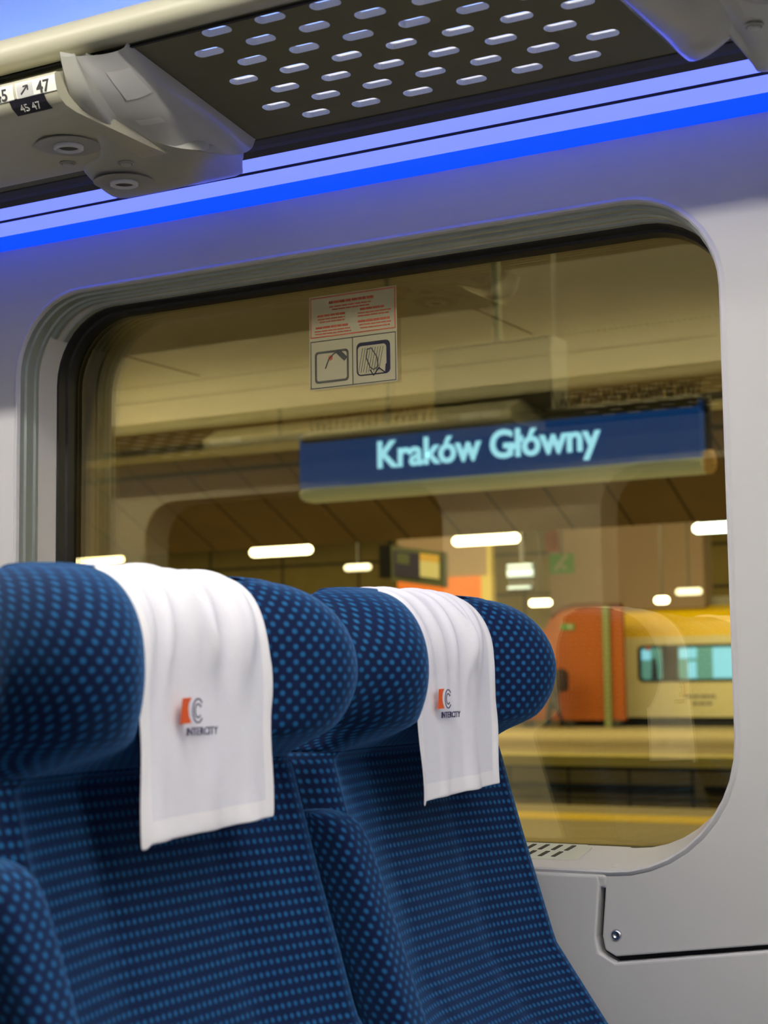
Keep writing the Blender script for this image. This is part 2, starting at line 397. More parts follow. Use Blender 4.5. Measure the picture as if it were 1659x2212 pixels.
# ceiling light strip
YL = 0.945
cl = empty('ceiling_light', (-2.15, YL, 0.999), 'long slim white light strip along the saloon ceiling', 'ceiling light')
MB().prism([(YL - 0.035, 1.001), (YL + 0.035, 1.001), (YL + 0.026, 0.988), (YL - 0.026, 0.988)], 'x', XA + 0.2, XB - 0.2).build('housing', M['alu'], cl)
MB().prism([(YL - 0.018, 0.9882), (YL + 0.018, 0.9882), (YL + 0.016, 0.978), (YL + 0.008, 0.974), (YL - 0.008, 0.974), (YL - 0.016, 0.978)], 'x', XA + 0.25, XB - 0.25).build('diffuser', M['ceillamp'], cl)

# ------------------------------------------------------------------ windows
def make_window(name, dx, full):
    t = empty(name, (0.5 * (WX0 + WX1) + dx, YW, WZ0), None, None, kind='structure')
    tag(t, 'large train window with rounded corners and tinted glass' if full else 'train window partly hidden at the far left', 'window')
    def loop(y, inset):
        return [(x, y, z) for x, z in rrect(WX0 + dx + inset, WX1 + dx - inset, WZ0 + inset, WZ1 - inset, [max(r - inset, 0.02) for r in WR])]
    n = len(loop(0, 0))
    # reveal: rolled outer lip, ridged metal band outside, smooth white inner band
    ridg = [(YW + 0.001, -0.0085), (YW - 0.0015, -0.006), (YW - 0.003, -0.0025), (YW - 0.0015, 0.0), (YW + 0.004, 0.0015)]
    met = [(YW + 0.004, 0.0015), (YW + 0.014, 0.0015), (YW + 0.016, 0.005), (YW + 0.024, 0.005), (YW + 0.027, 0.002), (YW + 0.036, 0.002), (YW + 0.038, 0.0055), (YW + 0.044, 0.0055), (YW + 0.047, 0.003)]
    inn = [(YW + 0.047, 0.003), (YW + 0.06, 0.0045), (YW + 0.09, 0.006)]
    def strip(nm, lst, m, keep=None):
        mb = MB(); rings = [loop(y, i) for y, i in lst]
        if keep is None: mb.loft(rings, caps=False)
        else:
            rings = [[r[j] for j in keep] for r in rings]; mb.loft(rings, closed=False, caps=False)
        o = mb.build(nm, m, t); autosmooth(o, 25); return o
    # indices: 0..10 bottom-left, 11..21 bottom-right, 22..32 top-right, 33..43 top-left
    strip('lip', ridg, M['wall'])
    upper = list(range(24, 44)) + [0, 1, 2]
    lower = list(range(2, 25))
    o = strip('blind_guide', met, M['alu'], upper); o['label'] = 'ridged grey metal guide rail around the top and left edge'
    strip('sill', met[:1] + [(YW + 0.012, 0.0035), (YW + 0.092, 0.0195)], M['wall'], lower)
    topi = list(range(27, 40))
    o = strip('blind_cassette', [(YW + 0.046, 0.002), (YW + 0.052, 0.007), (YW + 0.060, 0.007), (YW + 0.063, 0.003), (YW + 0.072, 0.003), (YW + 0.075, 0.008), (YW + 0.086, 0.008), (YW + 0.088, 0.003), (YW + 0.09, 0.006)], M['alu'], topi)
    o['label'] = 'grey ridged roller blind cassette'
    strip('reveal', inn, M['wall'], list(range(24, 44)) + [0, 1, 2])
    strip('gasket', [(YW + 0.088, 0.004), (YW + 0.090, 0.009), (YW + 0.104, 0.012), (YW + 0.106, 0.016), (YW + 0.125, 0.019)], M['rubber'])
    pl = rrect(WX0 + dx + 0.008, WX1 + dx - 0.008, WZ0 + 0.008, WZ1 - 0.008, [r - 0.008 for r in WR])
    mb = MB().prism(pl, 'y', YG, YG + 0.006); o = mb.build('glass_pane', M['glass'], t)
    o['label'] = 'dark golden tinted window glass'
    return t
w1 = make_window('window_1', 0, True)
w2 = make_window('window_2', -PITCHW, False)
# sill step and vent
MB().prism([(YW - 0.004, -0.2575), (YW + 0.02, -0.2480), (YW + 0.10, -0.2300), (YW + 0.10, -0.2600), (YW, -0.275)], 'x', -1.72, -0.795).build('sill_board', M['wall'], w1, bevel=0.004)
MB().prism([(YW + 0.0, -0.262), (YW + 0.008, -0.2475), (YW + 0.055, -0.2400), (YW + 0.055, -0.262)], 'x', -0.7935, -0.735).build('sill_joint', M['wall'], w1, bevel=0.003)
vt = empty('air_vent', (-0.93, YW + 0.06, -0.239), 'grey slotted air vent set in the white window sill', 'vent')
def sz(y): return -0.2480 + (y - YW - 0.02) * 0.225
v = MB(); v.prism([(-1.06, YW + 0.028), (-0.858, YW + 0.028), (-0.848, YW + 0.036), (-0.848, YW + 0.083), (-0.858, YW + 0.091), (-1.06, YW + 0.091)], 'z', 0, 0.0025)
for i, p in enumerate(v.v): v.v[i] = (p[0], p[1], p[2] + sz(p[1]))
v.build('plate', M['vent'], vt)
for k in range(9):
    s = MB()
    for (ya, yb) in ((0.038, 0.058), (0.064, 0.084)):
        x = -1.045 + k * 0.0195 + (0.008 if ya > 0.05 else 0)
        s.prism([(x, YW + ya), (x + 0.006, YW + ya), (x + 0.010, YW + yb), (x + 0.004, YW + yb)], 'z', 0.0022, 0.0032)
    for i, p in enumerate(s.v): s.v[i] = (p[0], p[1], p[2] + sz(p[1]))
    s.build('slot', M['ink'], vt)

# safety sticker on the glass
stk = empty('safety_sticker', (-1.235, YG - 0.001, 0.45), 'red and grey safety sticker with two pictograms on the window glass', 'sticker')
SX0, SX1 = -1.312, -1.160
def filmmat():
    m = bpy.data.materials.new('cream_sticker_film'); m.use_nodes = True; nt = m.node_tree
    b = nt.nodes['Principled BSDF']; b.inputs['Base Color'].default_value = (0.80, 0.76, 0.52, 1); b.inputs['Alpha'].default_value = 0.38
    return m
def inkmat(n, c, a):
    m = mat(n, c, 0.6); m.node_tree.nodes['Principled BSDF'].inputs['Alpha'].default_value = a; return m
FILM = filmmat(); REDF = inkmat('faded_red_ink', (0.62, 0.14, 0.07), 0.75); GREYF = inkmat('faded_grey_ink', (0.09, 0.095, 0.08), 0.8); NAVYF = inkmat('dark_navy_ink', (0.012, 0.014, 0.04), 0.9)
def flat(rects, y, thick=0.0003):
    mb = MB()
    for (x0, x1, z0, z1) in rects: mb.box(x0, x1, y - thick, y, z0, z1)
    return mb
def frame_rects(x0, x1, z0, z1, t): return [(x0, x1, z0, z0 + t), (x0, x1, z1 - t, z1), (x0, x0 + t, z0 + t, z1 - t), (x1 - t, x1, z0 + t, z1 - t)]
flat([(SX0 - 0.002, SX1 + 0.002, 0.446, 0.594)], YG - 0.0003).build('film', FILM, stk)
flat(frame_rects(SX0, SX1, 0.528, 0.592, 0.0018), YG - 0.0007).build('border', REDF, stk)
rnd = random.Random(3)
lines = [(-1.278, -1.197, 0.5815, 0.0042), (-1.277, -1.203, 0.5745, 0.0022), (-1.272, -1.205, 0.5700, 0.0022),
         (-1.299, -1.249, 0.5620, 0.0034), (-1.222, -1.180, 0.5645, 0.0034), (-1.298, -1.249, 0.5565, 0.0020), (-1.226, -1.168, 0.5585, 0.0020), (-1.295, -1.250, 0.5520, 0.0020), (-1.226, -1.172, 0.5540, 0.0020),
         (-1.302, -1.244, 0.5435, 0.0034), (-1.226, -1.170, 0.5455, 0.0034), (-1.304, -1.240, 0.5380, 0.0020), (-1.224, -1.168, 0.5400, 0.0020), (-1.303, -1.238, 0.5335, 0.0020), (-1.222, -1.170, 0.5350, 0.0020)]
for a, b, z, h in lines:
    rs = []; x = a
    while x < b:
        wl = rnd.uniform(0.006, 0.013); rs.append((x, min(x + wl, b), z - h / 2, z + h / 2)); x += wl + 0.0012
    flat(rs, YG - 0.0007).build('text_line', REDF, stk)
flat(frame_rects(SX0, SX1, 0.448, 0.523, 0.0014) + [(-1.2367, -1.2353, 0.448, 0.523)], YG - 0.0007).build('pictogram_border', GREYF, stk)
def ring_y(outer, inner, y, th=0.0003):
    mb = MB(); o2 = [(x, y, z) for x, z in outer]; i2 = [(x, y, z) for x, z in inner]
    mb.loft([o2, [(p[0], p[1] - th, p[2]) for p in o2], [(p[0], p[1] - th, p[2]) for p in i2], i2], caps=False); return mb
def line_y(pts, wd, y):
    mb = MB()
    for (a, b) in zip(pts, pts[1:]):
        d = Vector((b[0] - a[0], b[1] - a[1])); n = Vector((-d.y, d.x)).normalized() * wd / 2
        mb.prism([(a[0] + n.x, a[1] + n.y), (b[0] + n.x, b[1] + n.y), (b[0] - n.x, b[1] - n.y), (a[0] - n.x, a[1] - n.y)], 'y', y - 0.0003, y)
    return mb
p1 = ring_y(rrect(-1.304, -1.243, 0.456, 0.506, 0.006, 6), rrect(-1.3005, -1.2465, 0.4595, 0.5025, 0.004, 6), YG - 0.0009).build('pictogram', GREYF, stk)
p1['label'] = 'left pictogram, a hammer striking a window'
mb = line_y([(-1.285, 0.478), (-1.279, 0.492), (-1.270, 0.500), (-1.262, 0.503)], 0.002, YG - 0.0011)
mb2 = line_y([(-1.262, 0.503), (-1.248, 0.490)], 0.008, YG - 0.0011); o = mb2.build('hammer', GREYF, p1)
mb.build('crack', GREYF, p1)
MB().disc((-1.2755, YG - 0.0011, 0.4945), (0, -1, 0), [(0.004, 0), (0.004, 0.0003)], 16).build('strike_point', REDF, p1)
p2 = ring_y(rrect(-1.229, -1.170, 0.460, 0.512, 0.008, 6), rrect(-1.227, -1.1765, 0.462, 0.5065, 0.006, 6), YG - 0.0009).build('pictogram', NAVYF, stk)
p2['label'] = 'right pictogram, a broken pane pushed out of a dark frame'
mb = MB()
for k in range(9):
    x = -1.226 + k * 0.0045
    m_ = line_y([(x, 0.464 + 0.001 * (k % 3)), (x + 0.008, 0.503)], 0.0007, YG - 0.0011); n0 = len(mb.v)
    mb.v += m_.v; mb.f += [tuple(i + n0 for i in q) for q in m_.f]; mb.mi += m_.mi
mb.build('hatching', GREYF, p2)
line_y([(-1.210, 0.498), (-1.212, 0.488), (-1.205, 0.472), (-1.199, 0.468), (-1.191, 0.472), (-1.193, 0.487), (-1.203, 0.502), (-1.211, 0.500)], 0.002, YG - 0.0013).build('pushing_hand', GREYF, p2)
line_y([(-1.205, 0.468), (-1.199, 0.459), (-1.190, 0.470), (-1.178, 0.461), (-1.177, 0.475)], 0.0018, YG - 0.0013).build('broken_edge', NAVYF, p2)

# ------------------------------------------------------------------ LED cove over the window
led = empty('led_strip_light', (-2.15, 1.94, 0.73), 'glowing blue and lavender LED strip running above the window', 'light strip')
def cove(nm, a, b, m, z_=0.0, th=0.008):
    (ya, za), (yb, zb) = a, b
    MB().prism([(ya, za), (yb, zb), (yb, zb + th), (ya, za + th)], 'x', XA, XB).build(nm, m, led)
cove('upper_lens', (1.880, 0.742), (1.925, 0.7400), M['led'])
cove('gap_line', (1.925, 0.7403), (1.935, 0.7395), M['groove'])
cove('lower_lens', (1.935, 0.7386), (1.968, 0.7290), M['led'])
cove('blue_lens', (1.968, 0.7288), (1.9985, 0.7150), M['ledb'])

# ------------------------------------------------------------------ luggage rack
RP = 0.0766
def pz(y): return 0.783 - 0.1427 * (y - 1.53)
def slot_panel(x0, x1, cx_even, n_even, th=0.009):
    """perforated sheet: 7 staggered rows of obround slots between Y 1.534 and 1.815"""
    v_, f_l, mi = [], [], []
    L_, W_ = 0.041, 0.0165; K = 8
    ob = []
    for i in range(K + 1): a = R(-90 + 180 * i / K); ob.append((L_ / 2 - W_ / 2 + W_ / 2 * math.cos(a), W_ / 2 * math.sin(a)))
    for i in range(K + 1): a = R(90 + 180 * i / K); ob.append((-L_ / 2 + W_ / 2 + W_ / 2 * math.cos(a), W_ / 2 * math.sin(a)))
    def add(p): v_.append(p); return len(v_) - 1
    def quad_bt(x, y, top): return (x, y, pz(y) + (th if top else 0))
    def rect(xa, xb, ya, yb):
        if xb - xa < 1e-5: return
        for top in (0, 1):
            ids = [add(quad_bt(x, y, top)) for x, y in ((xa, ya), (xb, ya), (xb, yb), (xa, yb))]
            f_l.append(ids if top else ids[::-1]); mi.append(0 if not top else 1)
    rows = [1.553 + 0.0379 * i for i in range(7)]; hy = 0.0379 / 2
    rect(x0, x1, 1.534, rows[0] - hy); rect(x0, x1, rows[-1] + hy, 1.815)
    for r_i, yc in enumerate(rows):
        even = r_i % 2 == 1
        n_ = n_even if even else n_even - 1
        cs_ = [cx_even + (0 if even else RP / 2) + k * RP for k in range(n_)]
        rect(x0, cs_[0] - RP / 2, yc - hy, yc + hy); rect(cs_[-1] + RP / 2, x1, yc - hy, yc + hy)
        for cx in cs_:
            # ring of the cell rectangle matched to the slot outline
            rp = []
            for (ox, oy) in ob:
                sx = (RP / 2) / max(abs(ox), 1e-6); sy = hy / max(abs(oy), 1e-6)
                if abs(ox) <= L_ / 2 - W_ / 2 + 1e-6: q = (ox, hy if oy > 0 else -hy)
                else:
                    # corner arcs project outwards
                    dx_ = abs(ox) - (L_ / 2 - W_ / 2); dy_ = abs(oy)
                    tx = (RP / 2 - (L_ / 2 - W_ / 2)) / max(dx_, 1e-6); ty = hy / max(dy_, 1e-6); t_ = min(tx, ty)
                    q = (math.copysign(L_ / 2 - W_ / 2 + dx_ * t_, ox), math.copysign(dy_ * t_, oy) if dy_ > 1e-6 else 0.0)
                rp.append(q)
            n = len(ob)
            rings = {}
            for top in (0, 1):
                oi = [add(quad_bt(cx + p[0], yc + p[1], top)) for p in ob]
                ri = [add(quad_bt(cx + p[0], yc + p[1], top)) for p in rp]
                rings[top] = oi
                for j in range(n):
                    k2 = (j + 1) % n
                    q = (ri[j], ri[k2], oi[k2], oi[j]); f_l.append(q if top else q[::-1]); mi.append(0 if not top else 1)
                # fill the four corners of the cell
                for sxn in (1, -1):
                    for syn in (1, -1):
                        cc = (sxn * RP / 2, syn * hy)
                        best = None
                        for j in range(n):
                            k2 = (j + 1) % n; a_, b_ = rp[j], rp[k2]
                            on_x = lambda p: abs(abs(p[0]) - RP / 2) < 1e-6 and p[0] * sxn > 0
                            on_y = lambda p: abs(abs(p[1]) - hy) < 1e-6 and p[1] * syn > 0
                            if (on_x(a_) and on_y(b_)) or (on_y(a_) and on_x(b_)): best = (ri[j], ri[k2])
                        if best:
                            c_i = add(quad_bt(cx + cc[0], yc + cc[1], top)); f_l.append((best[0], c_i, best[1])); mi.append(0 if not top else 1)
            for j in range(n):
                k2 = (j + 1) % n
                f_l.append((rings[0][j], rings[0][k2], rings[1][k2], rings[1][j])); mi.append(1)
    me = bpy.data.meshes.new('perforated_panel'); me.from_pydata(v_, [], f_l)
    for p, i in zip(me.polygons, mi): p.material_index = i
    return me

rack = empty('luggage_rack', (-2.15, 1.66, 0.75), 'overhead luggage rack with slotted underside coloured dark for shade and cream front edge above the window', 'luggage rack')
def rack_parts(root, zones, consoles):
    tb = [(1.5365, 0.7835), (1.524, 0.7800), (1.508, 0.7775), (1.497, 0.7810), (1.4915, 0.790), (1.4915, 0.801), (1.498, 0.811), (1.510, 0.8145), (1.524, 0.8120), (1.534, 0.803), (1.538, 0.794)]
    o = MB().prism(tb, 'x', XA, XB).build('front_rail', M['cream'], root); autosmooth(o, 50)
    MB().box(XA, XB, 1.5365, 1.541, 0.779, 0.784).build('rail_gap', M['groove'], root)
    for x0, x1, c, n in zones:
        link('perforated_panel', slot_panel(x0, x1, c, n), [M['rackshade'], M['racklight']], root)
    for x0, x1 in consoles:
        MB().prism([(1.5365, pz(1.5365)), (1.815, pz(1.815)), (1.815, pz(1.815) + 0.009), (1.5365, pz(1.5365) + 0.009)], 'x', x0, x1).build('solid_panel', M['rackshade'], root)
    MB().prism([(1.815, 0.7415), (1.819, 0.752), (1.826, 0.7445), (1.845, 0.7435), (1.862, 0.7450), (1.880, 0.7420), (1.880, 0.760), (1.812, 0.765)], 'x', XA, XB).build('back_rail', M['darktrim'], root)
    return root
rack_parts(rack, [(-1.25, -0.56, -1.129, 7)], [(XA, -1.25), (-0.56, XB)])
top = MB().box(XA, XB, 1.90, 1.93, 0.757, 0.764).build('rack_top_light', M['ledtop'])
top2 = MB().box(XA, XB, 2 * YC - 1.93, 2 * YC - 1.90, 0.757, 0.764).build('rack_top_light', M['ledadded'])  # added tape that lifts the far ceiling mirrored in the glass
tag(top2, 'pale light tape added behind the far luggage rack to brighten the mirrored ceiling', 'light strip')
tag(top, 'blue light tape lying behind the luggage rack, lighting the ceiling above it', 'light strip')

# service console with seat numbers, and the two rack arms
con = empty('service_console', (-2.0, 1.60, 0.70), 'cream service console under the rack with seat number labels and reading lights', 'service panel')
cprof = [(1.4690, 0.7360), (1.4700, 0.7280), (1.4735, 0.7175), (1.4800, 0.7090), (1.4910, 0.7030), (1.5100, 0.7000), (1.54, 0.6996), (1.660, 0.6985), (1.694, 0.6995), (1.704, 0.7040), (1.708, 0.7120), (1.715, 0.755), (1.545, 0.779), (1.53, 0.765), (1.478, 0.741), (1.472, 0.7395)]
o = MB().prism(cprof, 'x', -3.4, -1.272).build('console_body', M['cream'], con); autosmooth(o, 50)
def spline(P, n):
    """smooth curve through points, n samples"""
    P = [Vector(p) for p in P]; out = []
    for i in range(n):
        t = i / (n - 1) * (len(P) - 1); k = min(int(t), len(P) - 2); t -= k
        p0 = P[max(k - 1, 0)]; p1 = P[k]; p2 = P[k + 1]; p3 = P[min(k + 2, len(P) - 1)]
        out.append(0.5 * (2 * p1 + (p2 - p0) * t + (2 * p0 - 5 * p1 + 4 * p2 - p3) * t * t + (3 * p1 - p0 - 3 * p2 + p3) * t ** 3))
    return out
def capz(y): return 0.0 if y < 1.512 else (0.7745 if y < 1.535 else pz(y) - 0.001)
def make_arm(root, Lp, Rp, Ap, m):
    n = 41; Ls, Rs, As = spline(Lp, n), spline(Rp, n), spline(Ap, n); rings = []
    for l, r_, a in zip(Ls, Rs, As):
        ring = [Vector((l.x, l.y, max(capz(l.y), l.z + 0.002))), l + Vector((0, 0, 0.006)), l.lerp(r_, 0.04) + Vector((0, 0, 0.0015)), l.lerp(r_, 0.12), l.lerp(r_, 0.5) - Vector((0, 0, 0.001)), l.lerp(r_, 0.90), r_.lerp(a, 0.03) + Vector((0, 0, 0.0015)), r_.lerp(a, 0.16) + Vector((0, 0, 0.003)), r_.lerp(a, 0.6) + Vector((0, 0, 0.002)), a, Vector((a.x, a.y, max(capz(a.y), a.z + 0.002)))]
        rings.append(ring)
    o = MB().loft(rings).build('arm', m, root); autosmooth(o, 75); return o
def shell_fn(Ap, B0, B1, frac):
    As = spline(Ap, 141)
    def pt(u, s, off=0.0):
        a = As[min(140, int(round(u * frac * 140)))]; b = Vector(B0).lerp(Vector(B1), u)
        p = a.lerp(b, s); h = math.sqrt(max(0.0, 1 - s ** 2.0)); p.z = b.z + (a.z - b.z) * h - off
        if off: p.x += off * (1 if b.x > a.x else -1) * 0.8
        return p
    return pt
def make_cover(root, pt, m):
    rows = [[pt(i / 24, j / 18) for j in range(19)] for i in range(25)]
    mb = MB(); mb.loft(rows, closed=False, caps=False)
    last = rows[-1]; n0 = len(mb.v); k = len(last)
    mb.v += [tuple(p) for p in last] + [(p.x, p.y + 0.003, max(p.z, pz(min(p.y, 1.815)))) for p in last]
    for j in range(k - 1): mb.f.append((n0 + j, n0 + j + 1, n0 + k + j + 1, n0 + k + j)); mb.mi.append(0)
    o = mb.build('end_cover', m, root); autosmooth(o, 60); return o
A1 = [(-1.262, 1.494, 0.764), (-1.258, 1.536, 0.733), (-1.266, 1.579, 0.716), (-1.273, 1.635, 0.7085), (-1.258, 1.682, 0.7035), (-1.230, 1.712, 0.7020), (-1.226, 1.77, 0.724), (-1.232, 1.82, 0.745)]
R1_ = [(-1.246, 1.476, 0.755), (-1.248, 1.516, 0.710), (-1.289, 1.618, 0.700), (-1.308, 1.67, 0.697), (-1.326, 1.735, 0.695), (-1.313, 1.797, 0.691), (-1.312, 1.86, 0.715), (-1.305, 1.923, 0.737)]
L1_ = [(-1.263, 1.468, 0.755), (-1.276, 1.506, 0.712), (-1.315, 1.602, 0.6975), (-1.352, 1.651, 0.6960), (-1.412, 1.69, 0.6955), (-1.446, 1.798, 0.691), (-1.445, 1.86, 0.715), (-1.440, 1.923, 0.737)]
arm = make_arm(con, L1_, R1_, A1, M['greyplastic']); arm['label'] = 'grey plastic rack arm'
cov1 = shell_fn(A1, (-1.209, 1.530, pz(1.530) - 0.0008), (-1.209, 1.813, pz(1.813) - 0.0008), 5 / 7)
ec = make_cover(con, cov1, M['shell']); ec['label'] = 'smooth curved grey end cover'
def patch(name, u0, u1, s0, s1, pt, m, root, off=0.0012):
    mb = MB(); mb.loft([[pt(u0 + (u1 - u0) * i / 6, s0 + (s1 - s0) * j / 6, off) for j in range(7)] for i in range(7)], closed=False, caps=False); return mb.build(name, m, root, smooth=True)
patch('blank_label', 0.10, 0.27, 0.35, 0.78, cov1, M['greylabel'], con)
patch('recess', 0.44, 0.49, 0.22, 0.58, cov1, M['greylabel'], con, 0.0009)
def reading_light(root, c, nrm=(0, 0.03, -1), r=0.0425):
    l = MB().disc(c, nrm, [(r, 0.0), (r, 0.0012), (r * 0.93, 0.0022), (r * 0.46, 0.0012), (r * 0.45, -0.001)], 40).build('reading_light', M['greyring'], root); autosmooth(l, 30)
    MB().disc(c, nrm, [(r * 0.46, 0.0), (r * 0.46, 0.005), (r * 0.36, 0.0065), (r * 0.31, 0.001)], 32).build('bezel', M['racklight'], l, smooth=True)
    MB().disc(c, nrm, [(r * 0.34, 0.001), (r * 0.33, 0.0025), (r * 0.2, 0.0035), (0.0, 0.0037)], 28).build('lens', M['darktrim'], l, smooth=True)
    return l
def button(root, c, nrm=(0, 0.03, -1)):
    b = MB().disc(c, nrm, [(0.0110, 0.0), (0.0110, 0.001), (0.0085, 0.002), (0.008, 0.0005)], 24).build('light_button', M['greyring'], root, smooth=True)
    MB().disc(c, nrm, [(0.0073, 0.0), (0.0070, 0.003), (0.005, 0.0042), (0, 0.0044)], 20).build('cap', M['greyplastic'], b, smooth=True)
reading_light(con, (-1.360, 1.600, 0.6985)); reading_light(con, (-1.383, 1.745, 0.6920))
button(con, (-1.408, 1.655, 0.6986)); button(con, (-1.335, 1.688, 0.6955))
# seat number labels on the upright front of the console
FD = Vector((0, 0.0015, -0.0150)).normalized()
def fpt(x, s, off=0.0008):
    p = Vector((0, 1.4692, 0.7358)) + FD * s
    if s > 0.008: p.y += (s - 0.008) * 0.22
    return Vector((x, 0, 0)) + p + Vector((0, -1, -0.12)) * off
def fplate(nm, xa, xb, s0, s1, m, off=0.0006, root=con):
    mb = MB(); ss = [s0 + (s1 - s0) * i / 4 for i in range(5)]
    mb.loft([[fpt(xa, q, off) for q in ss] + [fpt(xa, q, -0.0005) for q in ss[::-1]], [fpt(xb, q, off) for q in ss] + [fpt(xb, q, -0.0005) for q in ss[::-1]]]); return mb.build(nm, m, root)
UPV = -(FD + Vector((0, 0.12, 0))).normalized()
for num, xa in (('47', -1.3335), ('45', -1.4005)):
    pl_ = fplate('seat_number_label', xa - 0.001, xa + 0.062, 0.001, 0.0195, M['label']); pl_['label'] = 'white label reading ' + num + ' with an arrow'
    text('number', num, 0.0205, (1, 0, 0), UPV, fpt(xa + 0.032, 0.0185, 0.0013), M['ink'], pl_, extrude=0.0003, bold=0.0004)
    fplate('arrow_box', xa + 0.001, xa + 0.026, 0.003, 0.018, M['greylabel'], 0.001, pl_)
    mb = MB()
    for (a, b) in (((0.007, 0.0155), (0.019, 0.0065)), ((0.019, 0.0065), (0.0115, 0.007)), ((0.019, 0.0065), (0.0185, 0.012))):
        d = Vector((b[0] - a[0], b[1] - a[1])); n = Vector((-d.y, d.x)).normalized() * 0.0010
        q = [(a[0] + n.x, a[1] + n.y), (b[0] + n.x, b[1] + n.y), (b[0] - n.x, b[1] - n.y), (a[0] - n.x, a[1] - n.y)]
        mb.loft([[fpt(xa + p[0], p[1], 0.0014) for p in q], [fpt(xa + p[0], p[1], 0.0009) for p in q]])
    mb.build('arrow', M['ink'], pl_)
# small black label lower on the curved front
lq = [(1.4735, 0.7175), (1.4800, 0.7090), (1.4910, 0.7030)]
def lring(x, off): return [(x, y - off * 0.7, z - off * 0.7) for y, z in lq]
mb = MB(); mb.loft([lring(-1.348, 0.001) + lring(-1.348, -0.001)[::-1], lring(-1.293, 0.001) + lring(-1.293, -0.001)[::-1]])
bl = mb.build('black_label', M['blacklabel'], con)
text('number', '45 47', 0.0145, (1, 0, 0), (0, -0.0175, 0.0145), (-1.3205, 1.4858, 0.7040), M['palegrey'], bl, extrude=0.0008, align='CENTER')

con2 = empty('rack_bracket', (-0.40, 1.60, 0.70), 'grey plastic rack bracket at the right end of the slotted panel', 'rack bracket')
L2_ = [(-0.480, 1.468, 0.755), (-0.479, 1.51, 0.712), (-0.483, 1.60, 0.700), (-0.488, 1.67, 0.697), (-0.492, 1.735, 0.695), (-0.502, 1.80, 0.691), (-0.500, 1.86, 0.715), (-0.495, 1.923, 0.737)]
A2 = [(-0.481, 1.494, 0.764), (-0.482, 1.536, 0.733), (-0.487, 1.579, 0.716), (-0.490, 1.63, 0.708), (-0.494, 1.672, 0.7045), (-0.504, 1.702, 0.700), (-0.504, 1.77, 0.728), (-0.504, 1.82, 0.745)]
make_arm(con2, [(x + 0.17, y, z) for x, y, z in L2_], L2_, A2, M['greyplastic'])
make_cover(con2, shell_fn(A2, (-0.640, 1.530, pz(1.530) - 0.0008), (-0.596, 1.810, pz(1.810) - 0.0008), 5 / 7), M['shell'])
reading_light(con2, (-0.425, 1.745, 0.6937)); button(con2, (-0.469, 1.672, 0.6958)); reading_light(con2, (-0.420, 1.595, 0.6990))

# opposite rack, mirrored in the glass
rack2 = empty('luggage_rack', (0, 0, 0), 'luggage rack of the far side, seen only as a reflection in the window', 'luggage rack')
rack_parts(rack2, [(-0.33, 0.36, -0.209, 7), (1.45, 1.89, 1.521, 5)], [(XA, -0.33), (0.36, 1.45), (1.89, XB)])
MB().prism([(1.880, 0.742), (1.9985, 0.715), (1.9985, 0.725), (1.880, 0.752)], 'x', XA, XB).build('unlit_lens', M['lensunlit'], rack2)
con3 = empty('service_console', (0, 0, 0), 'service console of the far side with white labels, seen only mirrored in the window', 'service panel')
o = MB().prism(cprof, 'x', 0.38, 1.42).build('console_body', M['cream'], con3); autosmooth(o, 50)
for xa, xb in ((0.41, 0.47), (0.475, 0.535), (1.28, 1.335), (1.34, 1.395)):
    fplate('seat_number_label', xa, xb, 0.001, 0.0195, M['label'], root=con3)
con3.location = (-1.47, 2 * YC, 0); con3.rotation_euler = (0, 0, math.pi)
rack2.location = (-1.47, 2 * YC, 0); rack2.rotation_euler = (0, 0, math.pi)

# ------------------------------------------------------------------ seats
def seat_params(z):
    # headrest with forward wings
    q = min(1.0, abs(z - 0.010) / 0.0905); e = 0.11 * (1 - math.sqrt(max(0, 1 - q * q)))
    xt_h = -0.830 - 0.89 * e; a_h = 0.181 - 0.30 * e; R_h = 0.050 - 0.12 * e
    xf_h = -0.8855
    if z > 0.035: xf_h -= 0.060 * (1 - math.sqrt(max(0, 1 - ((z - 0.035) / 0.0665) ** 2)))
    xb_h = -1.005
    if z > 0.04: xb_h += 0.045 * (1 - math.sqrt(max(0, 1 - ((z - 0.04) / 0.0615) ** 2)))
    # backrest with side bolsters
    xe = lerp(z, [(-1.0, -0.70), (-0.62, -0.73), (-0.52, -0.765), (-0.44, -0.812), (-0.34, -0.882), (-0.20, -0.926), (-0.09, -0.958), (0.1, -0.98)])
    xt_b = xe + 0.030; a_b = 0.213; R_b = 0.030
    xf_b = xt_b - 0.028 ; xb_b = xe - 0.085
    t = min(1, max(0, (-0.048 - z) / 0.045)); t = t * t * (3 - 2 * t)
    mixf = lambda p, q_: p + (q_ - p) * t
    return [mixf(p, q_) for p, q_ in ((a_h, a_b), (R_h, R_b), (xt_h, xt_b), (xf_h, xf_b), (xb_h, xb_b))]
def catmull(P, sub):
    out = []; n = len(P)
    for i in range(n):
        p0, p1, p2, p3 = P[i - 1], P[i], P[(i + 1) % n], P[(i + 2) % n]
        for k in range(sub):
            t = k / sub
            out.append(tuple(0.5 * (2 * p1[d] + (p2[d] - p0[d]) * t + (2 * p0[d] - 5 * p1[d] + 4 * p2[d] - p3[d]) * t * t + (3 * p1[d] - p0[d] - 3 * p2[d] + p3[d]) * t ** 3) for d in (0, 1)))
    return out
